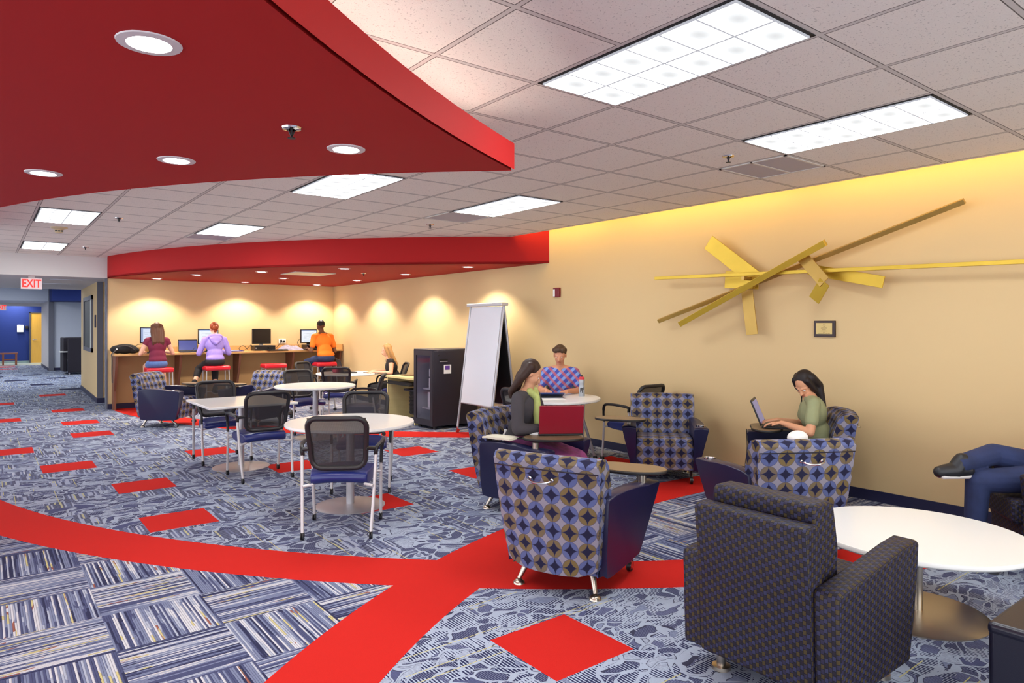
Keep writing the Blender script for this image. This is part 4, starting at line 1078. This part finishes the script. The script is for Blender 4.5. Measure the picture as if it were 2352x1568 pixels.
# cables, bag, cloth
CBL = mat('black_cable', sr(20,18,20), .5)
def cable(lab, pts, r=.005): 
    o = MB().tube(spline(pts,6), r, 6).build('cable', CBL, None); tag(o, lab, 'cable', 'black cables')
cable('looped black cable left of the dark monitor', [(4.38,14.5,1.06),(4.25,14.42,1.16),(4.16,14.40,1.10),(4.24,14.36,1.06),(4.36,14.38,1.14),(4.42,14.45,1.17),(4.48,14.5,1.08)])
cable('black cable running up to the power outlet', [(4.9,14.5,1.06),(5.02,14.6,1.12),(5.10,14.66,1.20),(5.19,14.69,1.23)])
cable('black cable loop left of the maroon girl', [(2.30,14.5,1.06),(2.28,14.45,1.18),(2.40,14.45,1.22),(2.46,14.5,1.12),(2.36,14.42,1.06)])
cable('black cable beside the monitor of the lilac girl', [(3.38,14.55,1.22),(3.34,14.5,1.14),(3.30,14.46,1.08),(3.42,14.45,1.06)])
cable('black cable left of the monitor of the man in orange', [(5.47,14.52,1.28),(5.42,14.5,1.20),(5.46,14.46,1.10),(5.52,14.48,1.06)])
t = thing('backpack','black backpack lying on the left end of the counter','bag',(2.10,14.38,CT))
random.seed(3)
m = MB().ball((0,0,.09),(.21,.14,.09),20,12).ball((-.12,.02,.08),(.12,.12,.078),14,8).ball((.13,-.02,.065),(.11,.12,.065),14,8).ball((.03,.03,.12),(.12,.08,.06),14,8).limb([((-.1,-.08,.10),.035),((.06,-.10,.13),.04),((.17,-.08,.06),.03)],10)
m.build('body', BLACKF, t, remesh=.012, sm=2)
MB().tube(spline([(-.12,-.08,.13),(-.02,-.13,.15),(.08,-.14,.12),(.16,-.12,.05)],5), .010, 6).tube(spline([(-.15,-.10,.08),(-.21,-.14,.02),(-.24,-.19,.0),(-.235,-.215,-.08),(-.235,-.20,-.30),(-.23,-.205,-.52)],5), .011, 6).build('strap', mat('grey_strap', sr(70,64,64), .8), t)
MB().cone((-.15,-.125,.09),(-.15,-.135,.09),.014).build('badge', PAPER, t)
def cloth_heap(name, lab, cat, loc, sx, sy, h, m, seed, rz=0):
    random.seed(seed); b = MB(); N = 18; g = []
    ph = [(random.uniform(5,16), random.uniform(5,16), random.uniform(0,6), random.uniform(.3,1)) for _ in range(5)]
    for j in range(N):
        for i in range(N):
            u, v = i/(N-1)*2-1, j/(N-1)*2-1; e = max(0, 1-max(abs(u),abs(v))**2.2)
            zz = h*e*(.55+.45*sum(a*sin(fx*u+fy*v+p) for fx,fy,p,a in ph)/2.2); g.append((u*sx*(1+.08*sin(7*v+seed)), v*sy*(1+.08*sin(6*u)), max(.002,zz)))
    g2 = [(x,y,0) for x,y,z in g]; n0 = N*N
    f = [(j*N+i,j*N+i+1,(j+1)*N+i+1,(j+1)*N+i) for j in range(N-1) for i in range(N-1)]
    b._add(g+g2, f+[tuple(q+n0 for q in reversed(k)) for k in f]); o = b.build(name, m, None, smooth=180); o.location = loc; o.rotation_euler.z = rz
    return tag(o, lab, cat)
cloth_heap('folded_clothes','crumpled grey and lilac clothing on the counter under the outlet','clothing',(5.22,14.36,CT),.26,.14,.13,mat('lilac_grey_cloth', sr(150,142,160), .9, var=.45, vs=9),4)
t = thing('notebook','blue notebook with white papers on the counter right of the lilac girl','notebook',(4.02,14.32,CT),.1)
MB().span(-.17,.17,-.11,.11,0,.014).build('cover', mat('blue_cover', sr(50,60,150), .5), t, smooth=0); MB().span(-.12,.10,-.06,.09,.014,.026).build('pages', PAPER, t, smooth=0)
# ---- things at armchair B (woman with the red laptop); B frame: centre (3.807,4.665)
REDLID = mat('red_laptop_lid', sr(132,14,34), .38)
bt = Vector((3.775,4.60)); Fb = Vector((.36,-.93)).normalized(); Rb = Vector((Fb.y,-Fb.x))
def bw(x, y): p = bt+Rb*x+Fb*y; return (p.x, p.y)
lp = bw(.08,.42)
laptop((3.90,4.35,.6505), face(-.55,-.835), .37, .25, 102, REDLID, LSCR, 'red laptop seen from behind on the tablet of an armchair', 'glossy dark red lid')
t = thing('computer_mouse','white wireless mouse beside the red laptop','mouse',(3.70,4.42,.6505),.6); MB().ball((0,0,.008),(.03,.055,.018),14,8).build('shell', PAPER, t)
t = thing('open_book','open book with cream pages lying on the armrest of the red laptop armchair','book',(3.47,4.60,.618),1.9)
b = MB()
for s_ in (-1,1):
    b.extr([(-.10,0),(-.10,.018),(0,.024),(.10,.018),(.10,0)], [0,.04*s_,.09*s_,.14*s_] if s_>0 else [.14*s_,.09*s_,.04*s_,0], lambda x,y,z: (x, y*.75, z*(1-.25*abs(x)/.14)+.005*sin(abs(x)*20)))
b.build('pages', mat('cream_pages', sr(228,222,200), .8), t)
t = thing('phone','black phone lying on the navy armrest beside the open book','phone',(3.585,4.49,.618),.9); MB().box((0,0,.006),(.065,.125,.011)).build('body', BEZ, t, bev=.005)
t = thing('small_bottle','little white bottle standing behind the open book','bottle',(3.62,4.73,.465)); MB().lathe([(.03,0),(.03,.15),(.012,.175),(.012,.20),(.001,.20)], n=16).build('body', PAPER, t)
cloth_heap('crumpled_paper','crumpled white papers between the mouse and the red laptop','paper',(3.78,4.60,.655),.13,.10,.05,PAPER,9,.5)
# bottle, paper and laptop on the table by the wall
t = thing('water_bottle','silver sports bottle with a red valve cap on the round table by the wall','bottle',(5.62,5.86,.735))
BM = mat('bottle_silver', sr(170,174,180), .35, metal=.3)
MB().lathe([(.001,0),(.034,0),(.036,.01),(.036,.115),(.030,.135),(.034,.15),(.036,.19),(.030,.20),(.001,.20)], n=24).build('body', BM, t)
MB().lathe([(.031,.20),(.031,.222),(.022,.232),(.001,.232)], n=20).build('cap', mat('cap_red', sr(200,50,60), .5), t)
MB().lathe([(.010,.232),(.010,.25),(.001,.25)], n=12).build('valve', BLACKP, t)
m = MB()
for k,(a,z,h) in enumerate(((-.5,.05,.05),(-.2,.07,.035),(.1,.045,.06),(.35,.08,.03))):
    q = radians(232)+a; m.box((.0365*cos(q),.0365*sin(q),z+h/2),(.006,.006,h))
m.build('print_marks', BLACKP, t, smooth=0)
t = thing('paper_sheet','white paper sheet lying on the round table by the wall','paper',(5.13,5.85,.735),-.5); MB().box((0,0,.002),(.30,.21,.003)).build('sheet', PAPER, t, smooth=0)
laptop((5.36,6.18,.735), face(-.60,-.80), .35, .24, 168, mat('blue_lid', sr(40,60,130), .4), LSCR, 'low dark blue laptop lying almost flat under the hands of the plaid man')
laptop((5.76,3.43,.6505), face(-.45,.89), .36, .25, 112, BEZ, LSCR, 'black laptop of the typing woman, seen from its side')
cable('thin charger cable hanging from the tablet of the typing woman', [(5.52,3.60,.63),(5.53,3.60,.45),(5.50,3.60,.28),(5.52,3.58,.16),(5.58,3.56,.02)], .004)
t = thing('white_bag','rounded white bag on the tablet behind the near armchair','bag',(5.08,2.86,.651)); MB().ball((0,0,.04),(.10,.07,.055),18,10).build('bag', PAPER, t)
# backpack on the floor right
t = thing('backpack','black backpack on the floor at the right edge beside the club chair','bag',(5.07,1.20,0),.5)
MB().ball((0,0,.20),(.17,.14,.20),18,12).ball((0,-.06,.12),(.15,.13,.12),16,10).ball((-.02,.0,.33),(.12,.10,.10),14,8).build('body', BLACKF, t, remesh=.012, sm=3)
MB().tube(spline([(-.10,.08,.36),(-.2,.10,.30),(-.22,.06,.16),(-.16,.08,.05)],5), .014, 6).tube(spline([(-.05,.02,.42),(0,.06,.47),(.05,.02,.42)],4), .010, 6).build('strap', mat('grey_strap', (0,0,0)), t)
MB().tube(spline([(-.16,-.10,.20),(0,-.19,.24),(.15,-.11,.20)],5), .005, 6).build('zipper', SILVER, t)
t = thing('small_bottle','bottle with a white cap at the backpack behind the low table','bottle',(5.09,1.56,0)); MB().lathe([(.035,0),(.035,.22),(.016,.26),(.001,.26)], n=16).build('body', mat('dark_bottle', sr(60,60,66), .3), t); MB().lathe([(.02,.255),(.02,.30),(.001,.30)], n=16).build('cap', PAPER, t)

# ------------------------------------------------------------------ people
def skinm(name, c): return mat(name, c, .55, spec=.35, var=.04, vs=30)
def shoe(mb, a, d, s=1.0):
    """shoe from ankle a pointing along d"""
    a = Vector(a); d = Vector(d).normalized(); up = Vector((0,0,1)); up = (up-d*up.dot(d)).normalized() if abs(up.dot(d)) < .95 else Vector((0,1,0))
    h = a-up*.045
    mb.limb([(h-d*.035*s,.046*s),(h+d*.06*s,.050*s),(h+d*.11*s-up*.004,.046*s),(h+d*.155*s-up*.008,.038*s)], 12); mb.limb([(a+up*.02,.050*s),(h+d*.05,.052*s)],12)
def hand(mb, w, d, up, s=1.0, curl=.35, side=1):
    """five fingered hand: w wrist, d pointing direction, up = back of the hand"""
    w, d, up = Vector(w), Vector(d).normalized(), Vector(up); up = (up-d*up.dot(d)).normalized(); r = d.cross(up)*side
    pc = w+d*.05*s
    for k in (-1.2,-.4,.4,1.2): mb.limb([(w+r*k*.012*s,.014*s),(pc+d*.035*s+r*k*.019*s,.0125*s)], 8)
    for k, L in ((-1.5,.058),(-.5,.075),(.5,.083),(1.5,.072)):
        b0 = pc+d*.035*s+r*k*.0175*s; dd = d; p = b0; pts_ = [(p,.0095*s)]
        for j, f in enumerate((.45,.30,.25)):
            ang = curl*(.6+.5*j); dd = (dd*cos(ang)-up*sin(ang)).normalized(); up2 = up
            p = p+dd*L*f*s; pts_.append((p,(.0088-.001*j)*s))
        mb.limb(pts_, 8)
    tb = w+d*.02*s+r*.022*s
    mb.limb([(tb,.012*s),(tb+d*.028*s+r*.022*s-up*.006*s,.0105*s),(tb+d*.055*s+r*.026*s-up*.016*s,.009*s)], 8)
def head(mb, c, yaw, pitch, s=1.0):
    """returns frame; face toward local +y"""
    R_ = (Matrix.Rotation(yaw,3,'Z') @ Matrix.Rotation(-pitch,3,'X')); c = Vector(c); g = lambda x,y,z: c+R_ @ Vector((x*s,y*s,z*s))
    mb.ball(g(0,-.012,.030), (.073*s,.092*s,.085*s), 20, 14, R_)
    mb.ball(g(0,.030,-.02), (.060*s,.062*s,.078*s), 18, 12, R_)
    mb.ball(g(0,.050,-.068), (.036*s,.034*s,.030*s), 14, 8, R_)          # chin
    mb.limb([(g(0,.088,.010),.008*s),(g(0,.102,-.018),.011*s),(g(0,.104,-.026),.014*s)], 8)   # nose
    mb.ball(g(-.010,.094,-.028), .0085*s, 8, 6).ball(g(.010,.094,-.028), .0085*s, 8, 6)
    mb.limb([(g(-.044,.062,.020),.011*s),(g(-.015,.082,.022),.010*s)],8).limb([(g(.044,.062,.020),.011*s),(g(.015,.082,.022),.010*s)],8)   # brows
    mb.ball(g(-.036,.062,-.022), .020*s, 10, 6).ball(g(.036,.062,-.022), .020*s, 10, 6)         # cheeks
    mb.ball(g(0,.084,-.052), (.020*s,.010*s,.010*s), 10, 6, R_)
    for x in (-1,1): mb.ball(g(x*.074,-.006,-.005), (.008*s,.018*s,.030*s), 10, 8, R_)
    return R_, g
def person(lab, loc, fx, fy, seat, skin, shirt, pants, hairc, s=1.0, lean=.10, hyaw=0, hpitch=.25, armL=None, armR=None, legL=None, legR=None,
           sleeve='short', hair='short', shoes=None, skirt=None, bare=False, shorts=False, width=1.0, capri=False, vox=.008, face_on=True, shoeoff=(0,1,0), hoff=(0,0,0)):
    rz = face(fx, fy); t = thing('person', lab, 'person', (*loc, 0), rz, 'people')
    V = Vector; hz = seat+.085*s
    hip = V((0,0,hz)); ab = V((0,lean*.35,hz+.16*s)); ch = V((0,lean*.8,hz+.33*s)); nk = V((0,lean*1.15,hz+.50*s)); hc = V((0,lean*1.45+.02,hz+.645*s))+V(hoff)
    shL, shR = V((-.165*s*width,lean*1.05,hz+.435*s)), V((.165*s*width,lean*1.05,hz+.435*s))
    dl = lambda x: [(V((x*.165*s*width,lean*1.05,hz+.435*s)),.05),(V((x*.21,.05+lean,hz+.16*s)),.042),(V((x*.17,.30,hz+.12)),.033)]
    aL = armL or (V((-.23,.02+lean,hz+.17*s)), V((-.15,.28+lean,hz+.13)))
    aR = armR or (V((.23,.02+lean,hz+.17*s)), V((.15,.28+lean,hz+.13)))
    aL = tuple(V(p) for p in aL); aR = tuple(V(p) for p in aR)
    legs = [legL or ((-.14,.42,seat+.03),(-.14,.40,.09)), legR or ((.14,.42,seat+.03),(.14,.40,.09))]
    body = MB()
    body.ball(hip+V((0,-.02,0)), (.155*s*width,.115*s,.105*s), 20, 12); body.ball(ab, (.125*s*width,.095*s,.14*s), 18, 12)
    body.ball(ch, (.150*s*width,.105*s,.165*s), 20, 12); body.limb([(shL,.052*s),(nk-V((.02,0,.02)),.055*s)],12).limb([(shR,.052*s),(nk-V((-.02,0,.02)),.055*s)],12)
    body.limb([(nk-V((0,0,.05)),.058*s),(nk+V((0,.01,.0)),.050*s),(hc-V((0,0,.05)),.048*s)], 14)
    R_, g = head(body, hc, hyaw, hpitch, s*1.02)
    for sd, (sh, a) in enumerate(((shL,aL),(shR,aR))):
        body.limb([(sh,.052*s),(sh.lerp(a[0],.5),.045*s),(a[0],.037*s),(a[0].lerp(a[1],.35),.037*s),(a[1],.023*s)], 12)
        d = (a[1]-a[0]).normalized(); d = (d+V((0,0,-.15))).normalized() if len(a) < 3 else V(a[2])
        hand(body, a[1], d, (0,0,1), s, .35, -1 if sd == 0 else 1)
    ank = []
    for sd, (kn, an) in enumerate(legs):
        x = -1 if sd == 0 else 1; hp = hip+V((x*.085*s,.02,-.01)); kn, an = V(kn), V(an); ank.append((kn,an))
        body.limb([(hp,.085*s),(hp.lerp(kn,.5),.072*s),(kn,.054*s),(kn.lerp(an,.3),.054*s),(an,.036*s)], 14)
        body.limb([(an,.036*s),(an+V(shoeoff)*.10-V((0,0,.04)),.03*s)],10)
    b = body.build('body', skinm(*skin), t, remesh=vox, sm=2)
    # face details
    eye = mat('eye_white', sr(225,222,215), .3); iris = mat('iris_dark', sr(30,20,16), .2)
    if face_on:
        for x in (-1,1):
            p = g(x*.030,.0735,.004); e = MB().ball((0,0,0), .0105*s, 12, 8).build('eye', eye, t); e.location = p
            q = R_ @ V((0,.0062*s,-.002)); i = MB().ball(q, .0062*s, 8, 6).build('iris', iris, e)
        MB().limb([(g(-.020,.090,-.053),.004),(g(0,.096,-.051),.0055),(g(.020,.090,-.053),.004)],8).build('lips', mat('lip_'+skin[0], tuple(c*f for c,f in zip(skin[1],(.75,.45,.45))), .5), t)
    # clothes
    o_ = .013
    if shirt:
        c = MB(); c.ball(ab+V((0,-.005,-.02)), (.135*s*width+o_,.102*s+o_,.15*s), 20, 12); c.ball(hip+V((0,-.02,.07*s)), (.150*s*width+o_,.110*s+o_,.09*s), 18, 10)
        c.ball(ch, (.150*s*width+o_,.105*s+o_,.165*s), 20, 12); c.limb([(shL,.060*s),(nk-V((.03,0,.035)),.058*s)],12).limb([(shR,.060*s),(nk-V((-.03,0,.035)),.058*s)],12)
        for sh, a in ((shL,aL),(shR,aR)):
            if sleeve == 'long': c.limb([(sh,.062*s),(sh.lerp(a[0],.5),.060*s),(a[0],.053*s),(a[0].lerp(a[1],.85),.037*s)], 12)
            elif sleeve == 'short': c.limb([(sh,.060*s),(sh.lerp(a[0],.62),.060*s)], 12)
            elif sleeve == 'cap': c.limb([(sh,.060*s),(sh.lerp(a[0],.25),.055*s)], 12)
        c.build(shirt[1], shirt[0], t, remesh=vox*1.1, sm=2)
    if pants:
        c = MB(); c.ball(hip+V((0,-.02,-.005)), (.158*s*width+o_,.118*s+o_,.105*s), 20, 12)
        for sd, (kn, an) in enumerate(ank):
            x = -1 if sd == 0 else 1; hp = hip+V((x*.085*s,.02,-.01))
            if shorts: c.limb([(hp,.092*s),(hp.lerp(kn,.35),.090*s)], 14)
            else:
                e = .55 if capri else 1.0
                c.limb([(hp,.094*s),(hp.lerp(kn,.5),.088*s),(kn,.072*s),(kn.lerp(an,.3),.068*s),(kn.lerp(an,e),.060*s)], 14)
        c.build(pants[1], pants[0], t, remesh=vox*1.1, sm=2)
    if skirt:
        c = MB(); kL, kR = ank[0][0], ank[1][0]
        c.limb([(hip+V((-.08,0,0)),.115),(kL,.095),(kL.lerp(ank[0][1],.8),.11)],14).limb([(hip+V((.08,0,0)),.115),(kR,.095),(kR.lerp(ank[1][1],.8),.11)],14)
        m = (kL+kR)/2; c.limb([(hip,.11),(m,.09),(m.lerp((ank[0][1]+ank[1][1])/2,.8),.11)],14)
        c.build('skirt', skirt, t, remesh=.012, sm=4)
    if shoes:
        for sd, (kn, an) in enumerate(ank):
            c = MB(); dv = shoeoff if not isinstance(shoeoff[0], tuple) else shoeoff[sd]
            if sd == 0 and shoes[1]: dv = shoes[1]
            shoe(c, an, dv, s); o = c.build('shoe', shoes[0], t, remesh=.007, sm=1)
            a = V(an); d = V(dv).normalized(); so = MB(); upv = V((0,0,1)); upv = (upv-d*upv.dot(d)).normalized() if abs(upv.dot(d)) < .95 else V((0,1,0)); rv = d.cross(upv)
            for k in (-.018,.018): so.limb([(a-d*.035-upv*.080+rv*k,.020),(a+d*.15-upv*.080+rv*k,.018)],10)
            so.build('sole', mat('white_sole', sr(215,210,205), .6), o)
    # hair
    H = skinm('hair_%d'%int(hairc[0]*1e4+hairc[1]*1e3), hairc); h = MB()
    h.ball(g(0,-.026,.042), (.083*s,.093*s,.090*s), 20, 14, R_)
    if hair in ('long','longwide'):
        w_ = 1.15 if hair == 'longwide' else 1.0
        L = .30 if hair == 'longwide' else .24
        for x in (-.062,-.035,0,.035,.062):
            p0 = g(x,-.055+.25*abs(x),.05); p1 = g(x*1.15*w_,-.075+.3*abs(x),-.06); p2 = V((p1.x, min(p1.y, -.02+lean*1.0-.06)-.02, p1.z-L+.11)); 
            h.limb([(p0,.045),(p1,.038),(p2,.026),(p2-V((0,0,.05)),.014)], 10)
        if hair == 'longwide':
            for x in (-1,1): h.limb([(g(x*.06,.02,.07),.03),(g(x*.078,.02,-.02),.024),(g(x*.075,.0,-.12),.024),(g(x*.07,-.01,-.20)-V((0,-.03,.10)),.016)], 10)
    elif hair == 'bun':
        h.ball(g(0,-.118,.0), .050, 14, 10).ball(g(0,-.10,-.05), .035, 12, 8)
    elif hair == 'buzz':
        h = MB(); h.ball(g(0,-.018,.036), (.077*s,.092*s,.087*s), 20, 14, R_)
    elif hair == 'mop':
        for x,y,z in ((-.04,.05,.085),(0,.06,.095),(.04,.05,.085),(-.06,0,.07),(.06,0,.07)): h.ball(g(x,y,z), .034, 10, 8)
    h.build('hair', H, t, remesh=.008, sm=1)
    return t
LT = ('light_skin', sr(222,172,146)); BR = ('brown_skin', sr(110,72,50)); TN = ('tan_skin', sr(205,152,118))
cl = lambda n, c, v=.12, vs=14: mat(n, c, .85, var=v, vs=vs, bump=.35, bs=45)
JEANS = cl('denim', sr(34,46,84), .55, 9); LJ = cl('light_denim', sr(84,112,168), .2, 40)
def plaid():
    t = NT('blue_plaid'); m = t.ma; x,y,z = t.xyz(t.obj())
    a = m('GREATER_THAN', m('FRACT', m('MULTIPLY', m('ADD', x, z), 9.0)), .55); b = m('GREATER_THAN', m('FRACT', m('MULTIPLY', m('SUBTRACT', x, z), 9.0)), .6)
    c = t.mix(a, (*sr(66,76,160),1), (*sr(120,150,210),1)); c = t.mix(m('MULTIPLY', b, .7), c, (*sr(190,90,80),1)); t.base(c); t.p.inputs['Roughness'].default_value = .85; return t.m
PLAID = plaid()
CS = .80   # stool seat
person('girl in a maroon top with long brown hair on the left bar stool', (2.53,13.72), .0, 1, CS, LT, (cl('maroon_knit', sr(112,28,58)),'top'), (LJ,'shorts'), sr(86,52,36), .96, .05, 0, .30,
       armL=((-.27,.07,CS+.26),(-.17,.33,CS+.29)), armR=((.27,.07,CS+.26),(.17,.33,CS+.29)), legL=((-.13,.36,CS+.02),(-.12,.34,.36)), legR=((.13,.34,CS+.0),(.16,.16,.36)), sleeve='cap', hair='longwide', shorts=True, shoes=(BLACKF,None), face_on=False, vox=.010)
P2 = person('girl in a lilac hoodie with red hair in a bun on the second bar stool', (3.52,13.72), .05, 1, CS, LT, (cl('lilac_fleece', sr(158,136,216)),'hoodie'), (cl('black_leggings', sr(24,22,28)),'leggings'), sr(140,58,22), .97, .04, 0, .18,
       armL=((-.27,.08,CS+.24),(-.17,.34,CS+.28)), armR=((.27,.08,CS+.24),(.17,.34,CS+.28)), legL=((-.24,.26,CS-.06),(-.36,-.02,.50)), legR=((.06,.30,CS-.02),(.02,.06,.36)), sleeve='long', hair='bun', capri=True, shoes=(BLACKF,(-.9,-.1,-.1)), width=1.08, face_on=False, vox=.010)


_z = .80+.085*.97
hd = MB(); ring = [(.105*cos(a), .025+.085*sin(a)-.02, _z+.475-.03*sin(a)) for a in [2*pi*i/16 for i in range(16)]]
hd.tube(ring, .034, 10, closed=True).ball((0,-.085,_z+.42), (.10,.045,.085), 16, 10).limb([((-.08,-.07,_z+.44),.035),((0,-.10,_z+.36),.04),((.08,-.07,_z+.44),.035)],10)
hd.build('hood', bpy.data.materials['lilac_fleece'], P2, remesh=.010, sm=2)
P3 = person('man in an orange polo shirt with short black hair on the right bar stool', (5.73,13.72), -.12, 1, CS, BR, (cl('orange_pique', sr(232,116,22)),'polo_shirt'), (JEANS,'jeans'), sr(30,24,22), 1.04, .12, .15, .45,
       armL=((-.27,.10,CS+.24),(-.20,.36,CS+.28)), armR=((.28,.10,CS+.22),(.20,.36,CS+.26)), legL=((-.26,.32,CS+.0),(-.20,.26,.36)), legR=((.10,.34,CS-.02),(.10,.20,.36)), hair='buzz', width=1.15, shoes=(BLACKF,None), face_on=False, vox=.010)
person('blonde woman in a black tank top at the far round table', (5.86,10.88), -.86, .30, .45, ('fair_skin', sr(226,170,138)), (cl('black_tank', sr(24,22,26)),'tank_top'), (cl('black_trousers', sr(26,24,30)),'trousers'), sr(178,134,84), .93, .10, .1, .25,
       armL=((-.22,.12,.74),(-.12,.40,.76)), armR=((.22,.12,.74),(.12,.40,.76)), sleeve='none', hair='longwide', shoes=(BLACKF,None), vox=.010)
person('man in a blue plaid shirt looking down at the round table by the wall', (5.80,6.42), -.75, -.62, .47, ('ruddy_skin', sr(200,140,108)), (PLAID,'plaid_shirt'), (cl('dark_shorts', sr(40,40,48)),'shorts'), sr(74,54,38), 1.0, .06, 0, .35,
       armL=((-.25,.10,.76),(-.12,.36,.78)), armR=((.25,.10,.76),(.12,.36,.78)), hair='mop', sleeve='short', width=1.12, shoes=(BLACKF,None))
P5 = person('woman in a dark jacket and colourful skirt with the red laptop in the armchair', (3.74,4.68), .42, -.91, .45, TN, (cl('dark_grey_jacket', sr(66,62,66)),'jacket'), None, sr(56,38,30), .96, .06, .5, .55,
       armL=((-.26,.10,.72),(-.06,.34,.70)), armR=((.24,.10,.70),(.04,.32,.70)), sleeve='long', hair='long', legL=((-.10,.50,.42),(-.06,.62,.09)), legR=((.10,.50,.42),(.10,.60,.09)), skirt=mat('colourful_skirt', sr(130,60,110), .9, var=.8, vs=13), shoes=(BLACKF,None))
person('woman with long dark hair in an olive shirt typing on a laptop in the armchair', (5.875,3.10), -.60, .80, .39, ('warm_skin', sr(208,152,116)), (cl('olive_cotton', sr(142,146,108)),'shirt'), (cl('dark_jeans', sr(36,40,66)),'jeans'), sr(30,22,22), .97, .07, .85, .75, hoff=(0,.0,-.05),
       armL=((-.28,.12,.66),(-.12,.33,.715),(.25,.95,-.10)), armR=((.24,.12,.66),(.07,.35,.715),(-.15,.95,-.10)), hair='longwide', sleeve='short', legL=((-.12,.50,.44),(-.14,.56,.09)), legR=((.12,.50,.44),(.10,.58,.09)), shoes=(BLACKF,None), vox=.0065)
person('person in blue jeans with crossed legs, black sneaker out, at right edge', (5.72,1.30), -.60, .80, .50, TN, (cl('dark_top', sr(40,38,44)),'shirt'), (JEANS,'jeans'), sr(50,36,28), 1.04, -.10, 0, .2,
       legL=((-.10,.58,.53),(-.09,.60,.09)), legR=((.04,.44,.69),(-.12,.68,.645)), shoes=(mat('black_sneaker', sr(26,26,30), .5), (0,1,0)), shoeoff=(-.35,.9,.0), vox=.0075)

_z = .80+.085*1.04
cd_ = MB(); ring = [(.072*cos(a), .135+.062*sin(a), _z+.525+.02*sin(a)) for a in [2*pi*i/16 for i in range(16)]]
cd_.tube(ring, .016, 8, closed=True); cd_.build('collar', bpy.data.materials['orange_pique'], P3, remesh=.007, sm=1)

sf_ = MB(); sf_.limb([((-.05,.12,1.00),.035),((0,.155,.96),.035),((.05,.12,1.00),.035)],10).limb([((0,.165,.95),.03),((.03,.185,.80),.038),((.045,.20,.68),.03)],10)
sf_.build('scarf', cl('yellow_green_scarf', sr(176,186,110), .3, 20), P5, remesh=.009, sm=2)
